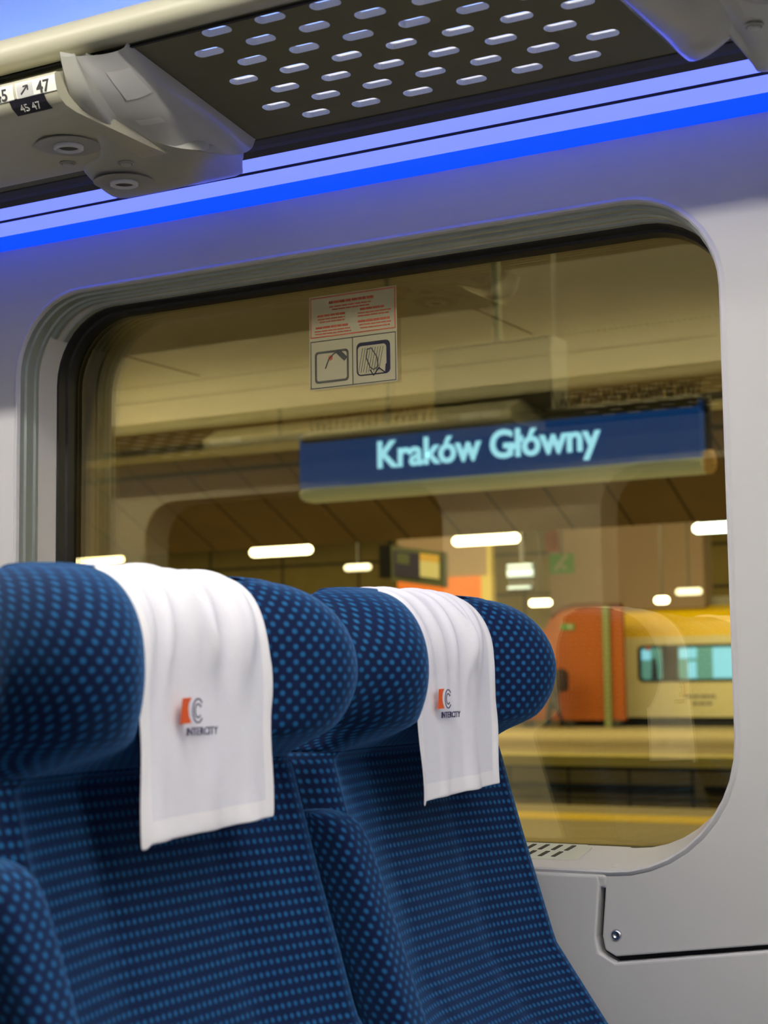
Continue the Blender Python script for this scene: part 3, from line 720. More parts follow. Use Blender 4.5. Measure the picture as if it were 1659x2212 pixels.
def section(z):
    a, Rr, xt, xf, xb = seat_params(z)
    xt = max(xt, xf + 0.002)
    h = xt - xf
    Rt = [(0.0, xf), (0.06, xf), (0.105, xf + 0.03 * h), (a - Rr * 0.85, xf + 0.72 * h), (a - 0.10 * Rr, xt), (a + 0.66 * Rr, xt - 0.30 * Rr), (a + Rr, xt - 1.05 * Rr),
          (a + 0.93 * Rr, max(xt - 2.1 * Rr, xb + 0.02)), (0.70 * (a + Rr), xb + 0.004), (0.34 * (a + Rr), xb)]
    P = Rt + [(0.0, xb)] + [(-p[0], p[1]) for p in Rt[:0:-1]]
    return catmull(P, 6)
def seat_loft(name, zs, material, parent, cap_top):
    rings = []
    for z in zs: rings.append([(x, y, z) for y, x in section(z)])
    if cap_top:
        last = rings[0]; cx = sum(p[0] for p in last) / len(last)
        capr = []
        for s, dz in ((0.45, 0.0042), (0.75, 0.003), (0.92, 0.0014)):
            capr.append([(cx + (p[0] - cx) * s, p[1] * (0.72 + 0.28 * s), p[2] + dz) for p in last])
        rings = capr + rings
    n = len(rings[0])
    mb = MB(); mb.loft(rings, caps=True)
    me = bpy.data.meshes.new(name); me.from_pydata(mb.v, [], mb.f)
    # arc-length coordinates
    us, vsn = [], []
    vacc = 0; half_i = n // 2
    for i, r_ in enumerate(rings):
        acc = [0.0] * (n + 1)
        for j in range(n): acc[j + 1] = acc[j] + (Vector(r_[(j + 1) % n]) - Vector(r_[j])).length
        us.append([a_ if j <= half_i else a_ - acc[n] for j, a_ in enumerate(acc[:n])])
        if i: vacc -= (Vector(r_[0]) - Vector(rings[i - 1][0])).length
        vsn.append(vacc)
    uvl = me.uv_layers.new(name='UVMap')
    for p in me.polygons:
        js = [me.loops[l].vertex_index for l in p.loop_indices]
        uv = [[us[k // n][k % n], vsn[k // n]] for k in js]
        if max(q[0] for q in uv) - min(q[0] for q in uv) > 0.3:
            m_ = max(q[0] for q in uv)
            for q in uv:
                if q[0] < 0: q[0] = m_
        for l, q in zip(p.loop_indices, uv): uvl.data[l].uv = q
    bm = bmesh.new(); bm.from_mesh(me); bmesh.ops.recalc_face_normals(bm, faces=bm.faces); bm.to_mesh(me); bm.free()
    return link(name, me, material, parent, smooth=True)

def armrest(parent, dy):
    """folded-up padded armrest: rounded slab leaning with the backrest"""
    zs = [-0.139, -0.1415, -0.146, -0.153, -0.162, -0.175] + [-0.19 - 0.02 * i for i in range(22)]
    rings = []
    for i, z in enumerate(zs):
        xf = lerp(z, [(-0.62, -0.69), (-0.5, -0.735), (-0.36, -0.797), (-0.26, -0.832), (-0.18, -0.861), (-0.139, -0.878)])
        xb_ = xf - 0.058
        hw = 0.0275; s = [0.35, 0.6, 0.78, 0.9, 0.97, 1.0][i] if i < 6 else 1.0
        xs_ = xf - (1 - s) * 0.045; hw *= (0.55 + 0.45 * s)
        pts = rrect(dy - hw, dy + hw, xb_, xs_, 0.016, 5)
        rings.append([(p[1], p[0], z) for p in pts])
    mb = MB(); mb.loft(rings)
    me = bpy.data.meshes.new('armrest'); me.from_pydata(mb.v, [], mb.f)
    n = len(rings[0]); uvl = me.uv_layers.new(name='UVMap'); acc = [0.0]
    for j in range(n): acc.append(acc[-1] + (Vector(rings[8][(j + 1) % n]) - Vector(rings[8][j])).length)
    for p in me.polygons:
        js = [me.loops[l].vertex_index for l in p.loop_indices]; cols = [k % n for k in js]; wrap = max(cols) - min(cols) > n // 2 and len(js) == 4
        for l, k in zip(p.loop_indices, js):
            c = k % n; uvl.data[l].uv = (acc[n] if wrap and c == 0 else acc[c], rings[k // n][0][2] * 1.04)
    bm = bmesh.new(); bm.from_mesh(me); bmesh.ops.recalc_face_normals(bm, faces=bm.faces); bm.to_mesh(me); bm.free()
    return link('armrest', me, M['fab_head'], parent, smooth=True)

SEAT_Y = {'aisle': 1.236, 'window': 1.747}
def make_seat(label, arms):
    t = empty('passenger_chair', (0, 0, 0), label, 'seat', 'blue dotted train seats')
    zh = [0.0995, 0.0985, 0.0970, 0.0950, 0.0925, 0.0895, 0.086, 0.082, 0.077] + [0.071 - 0.0075 * i for i in range(15)] + [-0.0395, -0.0445, -0.0495, -0.0545, -0.0595, -0.0645, -0.0695, -0.0745, -0.0795]
    seat_loft('headrest', zh, M['fab_head'], t, True)
    zb = [-0.0795, -0.084, -0.089, -0.095] + [-0.102 - 0.012 * i for i in range(49)]
    seat_loft('backrest', zb, M['fab_back'], t, False)
    for dy in arms: armrest(t, dy)
    # cushion
    rings = []
    for i, x in enumerate([-0.72, -0.66, -0.55, -0.42, -0.32, -0.26, -0.235]):
        zt = lerp(x, [(-0.72, -0.655), (-0.5, -0.645), (-0.3, -0.625), (-0.235, -0.665)]); hw = 0.24 - (0.03 if i == 6 else 0)
        rings.append([(x, p[0], p[1]) for p in rrect(-hw, hw, zt - 0.10, zt, 0.035, 5)])
    mb = MB(); mb.loft(rings); me = mb.mesh('cushion'); uvl = me.uv_layers.new(name='UVMap')
    for p in me.polygons:
        for l in p.loop_indices: co = me.vertices[me.loops[l].vertex_index].co; uvl.data[l].uv = (co.y, co.x + co.z)
    link('cushion', me, M['fab_back'], t, smooth=True)
    MB().prism([(-0.86, FLOOR), (-0.45, FLOOR), (-0.42, -0.73), (-0.83, -0.69)], 'y', -0.10, 0.10).build('base', M['seatbase'], t, bevel=0.01)
    return t
seatA = make_seat('blue dotted aisle seat, nearest in front, with a large white headrest cloth', (-0.256,))
seatA.location = (0, SEAT_Y['aisle'], 0)
seatB = make_seat('blue dotted seat beside the window, behind the aisle seat, with folded armrest', (-0.256,))
seatB.location = (0, SEAT_Y['window'], 0)

def cover_front(y, z):
    a, Rr, xt, xf, xb = seat_params(z); h = max(xt, xf + 0.002) - xf
    ay = abs(y)
    return xf + (0 if ay < 0.07 else 0.05 * h * ((ay - 0.07) / 0.035) ** 2)
def make_cloth(label, seed, skew):
    """headrest cloth draped over the front, top and back of a headrest"""
    t = empty('headrest_cloth', (0, 0, 0), label, 'headrest cloth', 'white headrest cloths with an orange emblem')
    rnd = random.Random(seed)
    path = [(-0.8765, -0.137), (-0.8765, -0.131), (-0.8768, -0.12), (-0.8770, -0.10), (-0.8775, -0.08), (-0.8780, -0.06), (-0.8785, -0.045), (-0.879, -0.03), (-0.8795, -0.015), (-0.880, 0.0), (-0.880, 0.012), (-0.8803, 0.024), (-0.8812, 0.036), (-0.884, 0.050), (-0.888, 0.062), (-0.894, 0.074), (-0.902, 0.085), (-0.912, 0.0945), (-0.925, 0.1015), (-0.940, 0.1058), (-0.957, 0.1068), (-0.972, 0.1045), (-0.986, 0.097), (-0.998, 0.083), (-1.006, 0.065), (-1.010, 0.045), (-1.011, 0.02), (-1.011, -0.02), (-1.011, -0.06)]
    folds = [(rnd.uniform(-0.085, 0.085), rnd.uniform(0.006, 0.013), rnd.uniform(0.004, 0.0080), rnd.uniform(-0.03, 0.03)) for _ in range(8)]
    NY = 61; rows = []
    for i, (x, z) in enumerate(path):
        nrm = None
        a = path[max(i - 1, 0)]; b = path[min(i + 1, len(path) - 1)]
        tx, tz = b[0] - a[0], b[1] - a[1]; l = math.hypot(tx, tz); nx, nz = tz / l, -tx / l
        row = []
        for j in range(NY):
            s = -1 + 2 * j / (NY - 1); hw = 0.104 + 0.0015 * math.sin(z * 60 + seed)
            y = s * hw
            # folds fan out from the top edge and die out half way down
            k = math.exp(-((z - 0.055) / 0.055) ** 2) if i < 24 else 0.3
            wv = 0
            for c, wd, amp, lean in folds:
                cc = c + lean * (0.09 - z) / 0.1
                wv += amp * math.exp(-((y - cc) / wd) ** 2)
            low = max(0, min(1, (-0.02 - z) / 0.1))
            wv = wv * k + low * 0.004 * math.sin(9 * s + seed) + (0.0022 * math.sin(46 * y + 30 * z + seed * 2)) * low
            hem = 0.0010 if (abs(s) > 0.90 or z < -0.128 and i < 5) else 0
            edge = -0.0015 * (abs(s) ** 6) * (1 if i > 10 else 0)
            off = max(0.0, wv) + hem + edge
            zz = z; yy = y
            if i < 8:
                f = (8 - i) / 8
                zz += f * skew * s
                if s < -0.9 and i < 2: zz -= 0.004
            wing = 0
            if -0.03 < z < 0.09 and i < 22: wing = max(0, cover_front(y, z) - (seat_params(z)[3])) * 0.9
            row.append((x + nx * off + wing, yy, zz + nz * off))
        rows.append(row)
    mb = MB(); mb.loft(rows, closed=False, caps=False)
    me = mb.mesh('cloth'); cl_ = link('cloth', me, [M['cloth'], M['hem']], t, smooth=True)
    for p in me.polygons:
        i_, j_ = p.index // (NY - 1), p.index % (NY - 1)
        if j_ < 4 or j_ > NY - 6 or i_ < 2: p.material_index = 1
    so = cl_.modifiers.new('thickness', 'SOLIDIFY'); so.thickness = 0.0012; so.offset = -1
    ss = cl_.modifiers.new('smooth', 'SUBSURF'); ss.levels = 1; ss.render_levels = 1
    return t
def pol_x(name, polys, x, m, parent, th=0.0006):
    mb = MB()
    for p in polys: mb.prism(p, 'x', x, x + th)
    return mb.build(name, m, parent)
def emblem(t, y0, z0, sc):
    x = -0.8712
    S = lambda pts: [(y0 + a * sc, z0 + b * sc) for a, b in pts]
    e = pol_x('emblem', [S([(0.003, 0.024), (0.017, 0.0245), (0.0125, 0.019), (0.0115, 0.014), (0.0125, 0.007), (0.0165, 0.0005), (-0.001, 0.0), (0.001, 0.012)])], x, M['orange'], t)
    e['label'] = 'orange block of the railway emblem'
    arc = lambda c, r0_, r1_, a0, a1, n=10: [(c[0] + r1_ * math.cos(R(a0 + (a1 - a0) * i / n)), c[1] + r1_ * 1.35 * math.sin(R(a0 + (a1 - a0) * i / n))) for i in range(n + 1)] + [(c[0] + r0_ * math.cos(R(a1 + (a0 - a1) * i / n)), c[1] + r0_ * 1.35 * math.sin(R(a1 + (a0 - a1) * i / n))) for i in range(n + 1)]
    c = (0.0275, 0.0118)
    ic = pol_x('letter_outline', [S(arc(c, 0.0078, 0.0089, 40, 320, 24)), S(arc(c, 0.0043, 0.0053, 40, 320, 24)), S([(0.0330, 0.0162), (0.0345, 0.0172), (0.0318, 0.0158), (0.0305, 0.0145)])], x, M['navy'], t)
    ic['label'] = 'thin navy letter outlines'
    text('lettering', 'INTERCITY', 0.0105 * sc, (0, 1, 0), (0, 0.05, 1), (x, y0 + 0.0085 * sc, z0 - 0.0112 * sc), M['navy'], t, extrude=0.0003, bold=0.00012 * sc)
cA = make_cloth('white cloth with orange emblem on the aisle seat headrest, nearer and larger', 2, 0.0045); emblem(cA, -0.054, -0.0385, 0.95); cA.location = (0, SEAT_Y['aisle'], 0)
cB = make_cloth('white cloth with orange emblem on the window seat headrest, farther and narrower', 5, 0.0045); emblem(cB, -0.066, -0.0365, 0.95); cB.location = (0, SEAT_Y['window'], 0)

# the pair across the aisle, seen mirrored in the window
for yy, lab in ((2 * YC - SEAT_Y['aisle'], 'aisle side'), (2 * YC - SEAT_Y['window'], 'wall side')):
    s2 = copy_tree(seatA)
    if 'wall' in lab:
        for ch in [c for c in s2.children if c.name.startswith('armrest')]: bpy.data.objects.remove(ch)
    s2.location = (-0.45, yy, 0); s2['label'] = 'blue seat across the aisle, ' + lab + ', seen only mirrored in the window'
    c2 = copy_tree(cA); c2.location = (-0.45, yy, 0); c2['label'] = 'white headrest cloth across the aisle, ' + lab + ', seen only mirrored in the window'

# ------------------------------------------------------------------ station outside
PZ = -1.30
def setting(o, label, cat): return tag(o, label, cat, kind='structure')
setting(MB().box(-40, 12, 3.0, 13.8, PZ - 0.4, PZ).build('platform', M['concrete']), 'near station platform below the train window', 'platform')
setting(MB().box(-40, 12, 13.8, 14.45, PZ - 0.4, PZ + 0.004).build('safety_line', M['yellow']), 'yellow safety line on the near platform', 'line marking')
setting(MB().box(-40, 12, 14.45, 15.4, PZ - 0.4, PZ).build('platform_edge', M['concrete']), 'outer edge of the near platform', 'platform')
setting(MB().box(-60, 20, 15.4, 24.8, -2.35, -2.25).build('track_bed', M['ballast']), 'dark track bed between the platforms', 'track bed')
setting(MB().box(-60, 20, 15.2, 15.4, -2.3, PZ - 0.35).build('platform_foundation', M['stone']), 'stone side of the near platform', 'platform wall')
setting(MB().box(-60, 20, 24.8, 25.0, -2.3, PZ - 0.14).build('platform_side_wall', M['stone']), 'brown stone side wall of the far platform', 'platform wall')
setting(MB().box(-60, 20, 24.7, 25.45, PZ - 0.16, PZ + 0.004).build('platform_edge', M['yellowgreen']), 'bright yellow edge of the far platform', 'platform edge')
setting(MB().box(-60, 20, 25.45, 39.3, PZ - 0.3, PZ).build('platform', M['concrete']), 'far station platform beyond the tracks', 'platform')
duct = empty('cable_duct', (-9, 24.75, -1.80), 'black cable duct along the far platform wall', 'cable duct')
MB().box(-40, -8.35, 24.68, 24.795, -1.83, -1.74).build('run', M['cable'], duct); MB().box(-8.15, 2, 24.68, 24.795, -1.83, -1.74).build('run', M['cable'], duct)
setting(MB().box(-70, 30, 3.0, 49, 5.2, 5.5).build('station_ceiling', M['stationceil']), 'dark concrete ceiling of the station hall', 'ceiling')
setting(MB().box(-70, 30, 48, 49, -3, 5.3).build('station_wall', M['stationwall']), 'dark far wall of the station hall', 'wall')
setting(MB().box(-60, 30, 39.3, 48, -2.6, -2.4).build('track_bed', M['ballast']), 'dark track bed behind the far platform', 'track bed')

# sloping soffit over the near platform
sof = MB().loft([[(-16, 12.0, 2.02), (-16, 13.5, 1.31), (-16, 13.5, 1.40), (-16, 12.0, 2.11)], [(2, 12.0, 2.02), (2, 13.5, 1.31), (2, 13.5, 1.40), (2, 12.0, 2.11)]]).build('sloping_soffit', M['soffit'])
tag(sof, 'brown sloping soffit with diagonal seams behind the station sign', 'soffit', kind='structure')
bm1 = empty('roof_edge_beam', (-7, 11.95, 2.0), 'pale steel beam with a dark lower flange above the sloping soffit', 'beam')
MB().box(-16, 2, 11.90, 12.0, 2.0, 2.09).build('web', M['beamlight'], bm1); MB().box(-16, 2, 11.88, 12.02, 2.09, 2.14).build('flange', M['beam'], bm1); MB().box(-16, 2, 11.86, 12.0, 1.86, 1.89).build('lower_flange', M['beam'], bm1)

# hanging lamps over the far platform
tr = MB().box(-30, -6, 26.06, 26.14, 2.56, 2.66).build('lamp_track', M['beam']); tag(tr, 'dark carrier rail above the row of station tube lamps', 'lamp rail')
def tube_lamp(x0, x1, y, z, m, label, r=0.085):
    t = empty('tube_lamp', ((x0 + x1) / 2, y, z), label, 'station lamp', 'tube lamps over the far platform')
    MB().tube([(x0, y, z), (x0 + 0.05, y, z), (x1 - 0.05, y, z), (x1, y, z)], [r * 0.6, r, r, r * 0.6], 12).build('tube', m, t, smooth=True)
    MB().box(x0 + 0.1, x1 - 0.1, y - 0.05, y + 0.05, z + r * 0.9, z + r + 0.06).build('housing', M['beam'], t)
    MB().box((x0 + x1) / 2 - 0.02, (x0 + x1) / 2 + 0.02, y - 0.02, y + 0.02, z + r + 0.05, 5.2).build('hanger', M['beam'], t)
tube_lamp(-21.85, -20.62, 26, 2.46, M['lampw'], 'warm station tube lamp, leftmost of the row, just above the aisle seat')
tube_lamp(-17.48, -16.12, 26, 2.44, M['lampw'], 'warm station tube lamp, second from the left, above the aisle headrest cloth')
tube_lamp(-13.10, -11.82, 26, 2.43, M['lampw'], 'warm station tube lamp, third from the left, above the display board')
tube_lamp(-8.62, -7.2, 26, 2.41, M['lampg'], 'cool white station tube lamp at the right edge of the window')
for x0, x1, y, z, m, lab in ((-15.10 - 0.55, -15.12, 35, 1.71, M['lampw'], 'small bright lamp just above the window seat headrest'), (-12.20, -11.90, 34, 1.62, M['lampw'], 'small round bright lamp above the yellow train roof'),
                             (-20.1, -19.4, 34, 2.68, M['lampdim'], 'faint distant lamp left of the display board'), (-12.40, -11.80, 36, 1.89, M['lampdim'], 'faint lamp bar just above the small round bright lamp')):
    o = MB().tube([(x0, y, z), (x0 + 0.05, y, z), (x1 - 0.05, y, z), (x1, y, z)], [0.05, 0.08, 0.08, 0.05], 10).build('distant_lamp', m, smooth=True)
    MB().box((x0 + x1) / 2 - 0.015, (x0 + x1) / 2 + 0.015, y - 0.015, y + 0.015, z + 0.07, 5.2).build('hanger', M['beam'], o)
    tag(o, lab, 'station lamp')
scs = empty('screen_column', (-15.4, 34, 2.0), 'stack of three bluish lit screen bars beside the orange wall panel', 'screen')
for z, h, w_ in ((2.50, 0.055, 0.6), (2.28, 0.17, 0.62), (2.00, 0.055, 0.55)):
    MB().box(-15.72, -15.72 + w_, 33.9, 34.0, z, z + h).build('screen', M['lampblue'], scs)
MB().box(-15.74, -15.08, 34.0, 34.06, 1.95, 2.60).build('casing', M['beam'], scs); MB().box(-15.45, -15.35, 34.0, 34.06, 2.60, 5.2).build('hanger', M['beam'], scs)

# station name sign with bird spikes and hanger box
sg = empty('station_sign', (-4.3, 9.0, 1.2), 'navy blue hanging station sign reading Kraków Główny in lit letters', 'sign')
def sign_prof(z0, z1): return z0, z1
mb = MB(); mb.box(-5.66, -2.93, 8.99, 9.18, 1.245, 1.60); mb.build('face_panel', M['signblue'], sg, bevel=0.006)
rings = []
for x, s in ((-5.66, 0.6), (-5.645, 0.85), (-5.61, 1.0), (-2.95, 1.0), (-2.93, 0.9)):
    rings.append([(x, 9.09 + 0.125 * s * math.cos(R(a)), 1.575 + 0.055 * s * math.sin(R(a))) for a in range(0, 360, 20)])
o = MB().loft(rings).build('top_housing', M['signtop'], sg); autosmooth(o, 50)
rings = []
for x, s in ((-5.665, 0.55), (-5.65, 0.85), (-5.61, 1.0), (-2.95, 1.0), (-2.92, 0.85)):
    rings.append([(x, 9.08 + 0.13 * s * math.cos(R(a)), 1.207 + 0.050 * s * math.sin(R(a))) for a in range(0, 360, 20)])
o = MB().loft(rings).build('bottom_lip', M['signlip'], sg); autosmooth(o, 50)
text('lettering', 'Kraków Główny', 0.240, (1, 0, 0), (0, 0, 1), (-5.075, 8.985, 1.343), M['signtext'], sg, extrude=0.004, bold=0.0058, sx=0.955)
o = MB().tube([(-2.895, 9.05, 1.29), (-2.895, 9.05, 1.26), (-2.895, 9.05, 1.22), (-2.895, 9.05, 1.18), (-2.895, 9.05, 1.155)], [0.025, 0.038, 0.044, 0.040, 0.02], 14).build('end_cap', M['amber'], sg, smooth=True); o['label'] = 'amber rounded end cap'
MB().tube([(-2.895, 9.05, 1.62), (-2.895, 9.05, 1.26)], 0.022, 10).build('end_rod', M['beam'], sg, smooth=True)
MB().box(-4.68, -3.865, 9.04, 9.30, 1.60, 2.085).build('hanger_box', M['boxgrey'], sg, bevel=0.008)
MB().tube([(-4.25, 9.1, 2.9), (-4.25, 9.1, 2.08)], 0.012, 8).build('hanger_rod', M['framegrey'], sg)
MB().tube([(-4.30, 9.1, 5.2), (-4.25, 9.1, 2.07)], 0.03, 8).build('hanger_tube', M['framegrey'], sg)
sr = random.Random(11)
sp_me = MB().tube([(0, 0, 0), (0, 0, 0.11)], [0.008, 0.003], 5).mesh('bird_spike'); sp_me.materials.append(M['spike'])
for xa, xb, n in ((-5.58, -4.72, 36), (-3.83, -2.95, 56)):
    for i in range(n):
        o = bpy.data.objects.new('bird_spike', sp_me); COL.objects.link(o); o.parent = sg
        o.location = Vector((xa + (xb - xa) * i / (n - 1) + sr.uniform(-0.006, 0.006), 9.03 + 0.02 * (i % 2), 1.615)) - sg.location
        o.rotation_euler = (sr.uniform(-0.25, 0.1), (0.22 if i % 2 else -0.22) + sr.uniform(-0.06, 0.06), 0)
# station loudspeaker at the far left of the glass
o = MB().prism([(-10.6, 2.74), (-10.0, 2.72), (-9.92, 2.68), (-9.95, 2.62), (-10.06, 2.57), (-10.10, 2.51), (-10.6, 2.50)], 'y', 11.7, 11.9).build('ceiling_bracket', M['boxgrey']); tag(o, 'small grey bracket at the upper left edge of the window glass', 'bracket')
for x in (-10.3,):
    MB().box(x - 0.03, x + 0.03, 11.78, 11.84, 2.7, 5.2).build('rod', M['beam'], o)

# information display
db = empty('display_board', (-9.7, 18, 1.22), 'tilted departure display with an orange column, hanging behind the window seat', 'display')
def skew_box(nm, xa, xb, za, zb, y0, y1, m, sl=-0.16, parent=db):
    mb = MB(); pts = [(xa, za), (xb, za + sl * (xb - xa)), (xb, zb + sl * (xb - xa)), (xa, zb)]
    return mb.prism(pts, 'y', y0, y1).build(nm, m, parent)
MB().box(-10.14, -9.99, 18.0, 18.3, 1.27, 1.69).build('side_panel', M['traindark'], db)
skew_box('casing', -9.98, -9.26, 1.235, 1.68, 18.02, 18.2, M['framegrey'])
skew_box('screen', -9.93, -9.56, 1.30, 1.615, 18.0, 18.02, M['screendark'])
skew_box('orange_column', -9.55, -9.29, 1.265 + 0.20, 1.615 - 0.055, 17.995, 18.02, M['screenorange'])
skew_box('yellow_column', -9.55, -9.29, 1.265, 1.265 + 0.20, 17.995, 18.02, M['screenyellow'])
skew_box('text_block', -9.88, -9.70, 1.45, 1.58, 17.99, 18.02, M['framegrey'])
MB().tube([(-10.06, 18.15, 1.68), (-10.06, 18.15, 5.2)], 0.03, 8).build('pole', M['beam'], db)

# orange structures
ow = empty('orange_wall_panel', (-18.9, 37, 1.9), 'bright orange wall panel with a pale yellow stripe behind the window seat', 'wall panel')
MB().box(-20.3, -17.88, 37, 37.2, PZ, 2.55).build('panel', M['orangelit'], ow); MB().box(-17.88, -17.58, 36.98, 37.2, PZ, 2.55).build('stripe', M['yellowstripe'], ow)
MB().box(-20.3, -17.7, 37.0, 37.2, 2.55, 3.6).build('upper_panel', M['pinkwall'], ow); MB().box(-17.7, -17.6, 36.98, 37.2, 2.55, 3.6).build('upper_stripe', M['yellowstripe'], ow)
pk = MB().box(-17.5, -13.2, 40.5, 41.2, 1.70, 5.2).build('hall_wall', M['pinkwall']); tag(pk, 'pinkish brown hanging wall above the orange partition', 'wall', kind='structure')
op = empty('orange_reflection_shape', (-6.85, 16, 1.33), 'orange hanging shape built for a reflection, with a ring top, below the station sign', 'pole')  # solid shape added in place of an orange reflection in the glass
MB().box(-6.96, -6.84, 16, 16.1, 1.33, 1.93).build('shaft', M['orangepanel'], op); MB().disc((-6.81, 16.05, 1.90), (0, 0, 1), [(0.18, 0), (0.18, 0.10), (0.12, 0.12)], 24).build('ring', M['orangepanel'], op, smooth=True)
MB().tube([(-6.81, 16.05, 2.0), (-6.81, 16.05, 5.2)], 0.02, 8).build('hanger', M['beam'], op)
gs = empty('exit_sign', (-12.7, 30, 2.04), 'dull green pictogram sign hanging below the station sign', 'sign')
MB().box(-12.97, -12.47, 30, 30.08, 2.04, 2.43).build('plate', M['green'], gs)
line_y([(-12.86, 2.10), (-12.76, 2.22), (-12.66, 2.34), (-12.58, 2.40)], 0.09, 30).build('figure', M['framegrey'], gs); line_y([(-12.76, 2.22), (-12.60, 2.12)], 0.07, 30).build('figure', M['framegrey'], gs)
MB().tube([(-12.72, 30.04, 2.43), (-12.72, 30.04, 5.2)], 0.02, 8).build('hanger', M['beam'], gs)

pt = empty('orange_partition', (-15.6, 38.4, PZ), 'dark orange partition with a grey green post on the far platform', 'partition')
arch = [(-17.6, -1.12), (-14.66, -1.12), (-14.66, 1.71), (-16.0, 1.73), (-16.35, 1.66), (-16.6, 1.48), (-16.75, 1.2), (-17.6, 0.9)]
MB().prism(arch, 'y', 38.4, 38.55).build('panel', M['orangepanel'], pt)
MB().tube([(-14.66, 38.42, 1.73), (-15.4, 38.42, 1.77), (-16.0, 38.42, 1.75), (-16.35, 38.42, 1.67), (-16.62, 38.42, 1.48)], 0.06, 8).build('capping', M['darkred'], pt, smooth=True)
MB().box(-15.15, -14.98, 38.28, 38.4, PZ, 1.74).build('post', M['postgreen'], pt)
for x in (-17.3, -16.15, -14.9): MB().box(x - 0.12, x + 0.12, 38.35, 38.6, PZ, -1.12).build('foot', M['beam'], pt)
o = MB().box(-16.30, -15.95, 38.34, 38.4, 1.16, 1.31).build('small_sign', M['green'], pt)
MB().box(-16.12, -15.97, 38.33, 38.35, 1.18, 1.29).build('arrow', M['framegrey'], o)

# train on the next track
tn = empty('train', (-8, 41, -2.4), 'cream and yellow train standing behind the orange partition', 'train')
MB().prism([(40.3, -1.10), (40.3, 0.97), (43.2, 0.97), (43.2, -1.10)], 'x', -17.5, 8).build('body', M['trainbody'], tn)
MB().prism([(40.3, 0.97), (40.32, 1.35), (40.45, 1.62), (40.8, 1.76), (42.7, 1.76), (43.05, 1.62), (43.18, 1.35), (43.2, 0.97)], 'x', -17.5, 8).build('roof_band', M['trainyellow'], tn)
MB().box(-13.6, 7.5, 40.9, 42.6, 1.76, 2.0).build('roof_equipment', M['trainroof'], tn)
MB().box(-17.3, 8, 40.45, 43.0, -1.75, -1.10).build('underframe', M['traindark'], tn)
for x in (-15.6, -14.2, -2, 2): MB().disc((x, 40.5, -1.95), (0, 1, 0), [(0.44, 0), (0.44, 0.13), (0.3, 0.14)], 24).build('wheel', M['traindark'], tn)
for x0, n in ((-14.97, 2), (-12.0 + 0.6, 2), (-8.0, 2)):
    wn = MB().prism(rrect(x0, x0 + 2.75, -0.19, 0.76, 0.14, 6), 'y', 40.26, 40.3).build('window', M['traindark'], tn)
    MB().prism(rrect(x0 + 0.10, x0 + 0.66, -0.13, 0.69, 0.08, 5), 'y', 40.24, 40.27).build('pane', M['teal'], wn)
    MB().prism(rrect(x0 + 1.10, x0 + 2.65, -0.13, 0.69, 0.08, 5), 'y', 40.24, 40.27).build('pane', M['teal'], wn)
    for xa, xb, za, zb in ((0.12, 0.36, 0.38, 0.64), (1.14, 1.60, 0.40, 0.66), (1.36, 1.58, -0.10, 0.32), (2.02, 2.6, -0.10, 0.66)):
        MB().box(x0 + xa, x0 + xb, 40.22, 40.25, za, zb).build('lit_interior', M['cyanlit'], wn)
    MB().tube([(x0 + 0.46, 40.23, -0.12), (x0 + 0.46, 40.23, 0.25), (x0 + 0.44, 40.23, 0.42)], [0.09, 0.07, 0.05], 8).build('dark_figure', M['traindark'], wn)
    MB().disc((x0 + 0.30, 40.22, 0.68), (0, -1, 0), [(0.07, 0), (0.06, 0.02)], 12).build('red_lamp', M['red'], wn)
rs = random.Random(4)
for z, xa, xb in ((-0.57, -13.75, -12.9), (-0.75, -13.52, -13.05)):
    mb = MB(); x = xa
    while x < xb:
        wl = rs.uniform(0.04, 0.10); mb.box(x, x + wl, 40.28, 40.3, z - 0.035, z + 0.035); x += wl + rs.uniform(0.03, 0.07)
    mb.build('marking', M['screendark'], tn)

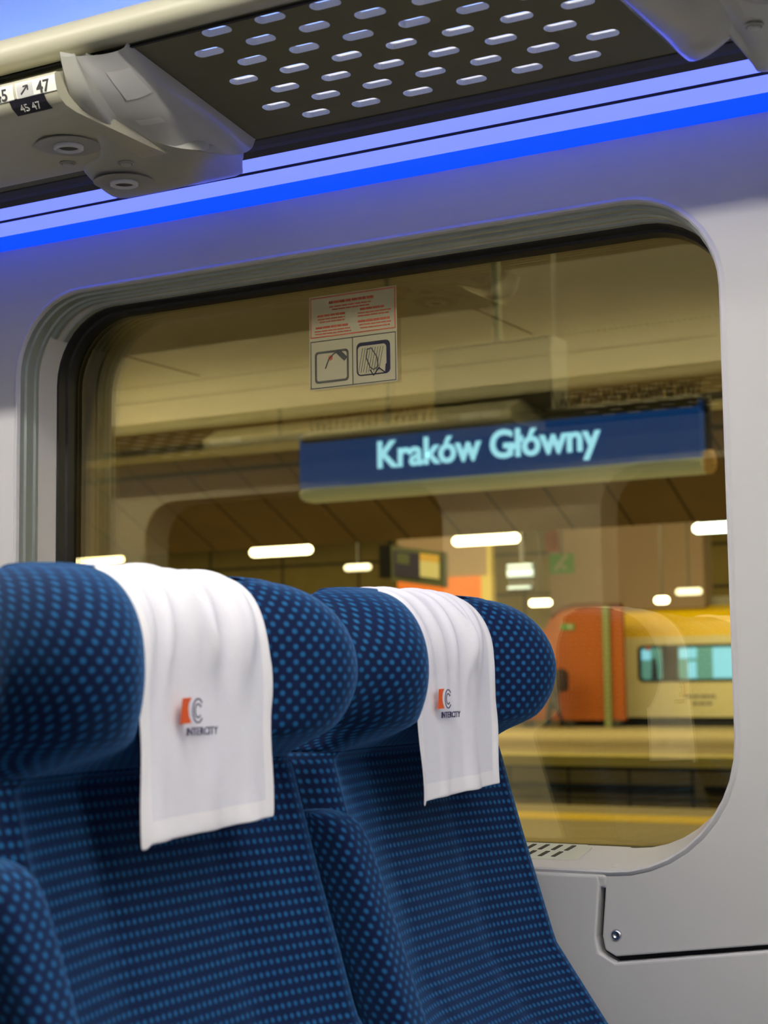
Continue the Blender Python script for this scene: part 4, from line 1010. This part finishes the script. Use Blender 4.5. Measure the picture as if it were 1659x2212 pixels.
# person waiting by the partition
def person(loc):
    t = empty('person', loc, 'person in a dark coat with a rucksack walking past the orange partition', 'person')
    bmv = [((0, 0, 0.92), 0.135), ((0, 0, 1.12), 0.145), ((0.01, 0, 1.32), 0.165), ((0.015, 0, 1.44), 0.10), ((0.03, 0, 1.52), 0.058), ((0.045, 0, 1.60), 0.092), ((0.05, 0, 1.70), 0.080),
           ((0.0, -0.10, 0.86), 0.095), ((0.16, -0.10, 0.50), 0.062), ((0.22, -0.10, 0.10), 0.042), ((0.34, -0.10, 0.035), 0.035),
           ((0.0, 0.10, 0.86), 0.095), ((-0.10, 0.10, 0.50), 0.062), ((-0.30, 0.10, 0.12), 0.042), ((-0.20, 0.10, 0.035), 0.035),
           ((0.01, -0.20, 1.38), 0.062), ((-0.05, -0.24, 1.12), 0.048), ((0.06, -0.25, 0.90), 0.036), ((0.09, -0.25, 0.82), 0.03),
           ((0.01, 0.20, 1.38), 0.062), ((0.05, 0.24, 1.12), 0.048), ((0.18, 0.24, 0.95), 0.036), ((0.22, 0.24, 0.89), 0.03)]
    ed = [(0, 1), (1, 2), (2, 3), (3, 4), (4, 5), (5, 6), (0, 7), (7, 8), (8, 9), (9, 10), (0, 11), (11, 12), (12, 13), (13, 14), (2, 15), (15, 16), (16, 17), (17, 18), (2, 19), (19, 20), (20, 21), (21, 22)]
    me = bpy.data.meshes.new('body'); me.from_pydata([Vector(p) + Vector(loc) for p, _ in bmv], ed, [])
    o = bpy.data.objects.new('body', me); COL.objects.link(o); o.parent = t; o.matrix_parent_inverse = Matrix.Translation(-Vector(loc))
    sk = o.modifiers.new('skin', 'SKIN'); sk.use_smooth_shade = True
    for i, (_, r_) in enumerate(bmv): me.skin_vertices[0].data[i].radius = (r_, r_)
    me.skin_vertices[0].data[0].use_root = True
    o.modifiers.new('sub', 'SUBSURF').levels = 1
    me.materials.append(M['darkcloth'])
    lx, ly, lz = loc
    MB().tube([(lx, ly - 0.10, lz + 0.88), (lx + 0.165, ly - 0.10, lz + 0.5), (lx + 0.225, ly - 0.10, lz + 0.09)], [0.115, 0.085, 0.065], 12).build('trouser_leg', M['trousers'], t, smooth=True)
    MB().tube([(lx, ly + 0.10, lz + 0.88), (lx - 0.105, ly + 0.10, lz + 0.5), (lx - 0.305, ly + 0.10, lz + 0.11)], [0.115, 0.085, 0.065], 12).build('trouser_leg', M['trousers'], t, smooth=True)
    MB().disc((lx + 0.035, ly, lz + 1.62), (-0.15, 0, 1), [(0.09, -0.03), (0.112, 0.02), (0.105, 0.07), (0.07, 0.115), (0.0, 0.13)], 16).build('hair', M['hair'], t, smooth=True)
    MB().disc((lx + 0.155, ly, lz + 1.595), (1, 0, 0), [(0.022, -0.02), (0.016, 0.0), (0.004, 0.018)], 10).build('face', M['skin'], t, smooth=True)
    rings = [[(lx - 0.12 - p[0], ly + p[1], z + lz) for p in rrect(0, 0.24 * s, -0.16 * s, 0.16 * s, 0.06 * s, 4)] for z, s in ((0.90, 0.6), (0.95, 0.95), (1.10, 1.0), (1.35, 1.0), (1.45, 0.75), (1.48, 0.4))]
    return t, rings
pt_, rr_ = person((-16.22, 37.6, PZ))
pt_.rotation_euler = (0, 0, math.pi)
rk = MB().loft([[(p[0] + 16.22, p[1] - 37.6, p[2] - PZ) for p in ring] for ring in rr_]).build('rucksack', M['darkcloth'], smooth=True)
rk.parent = pt_
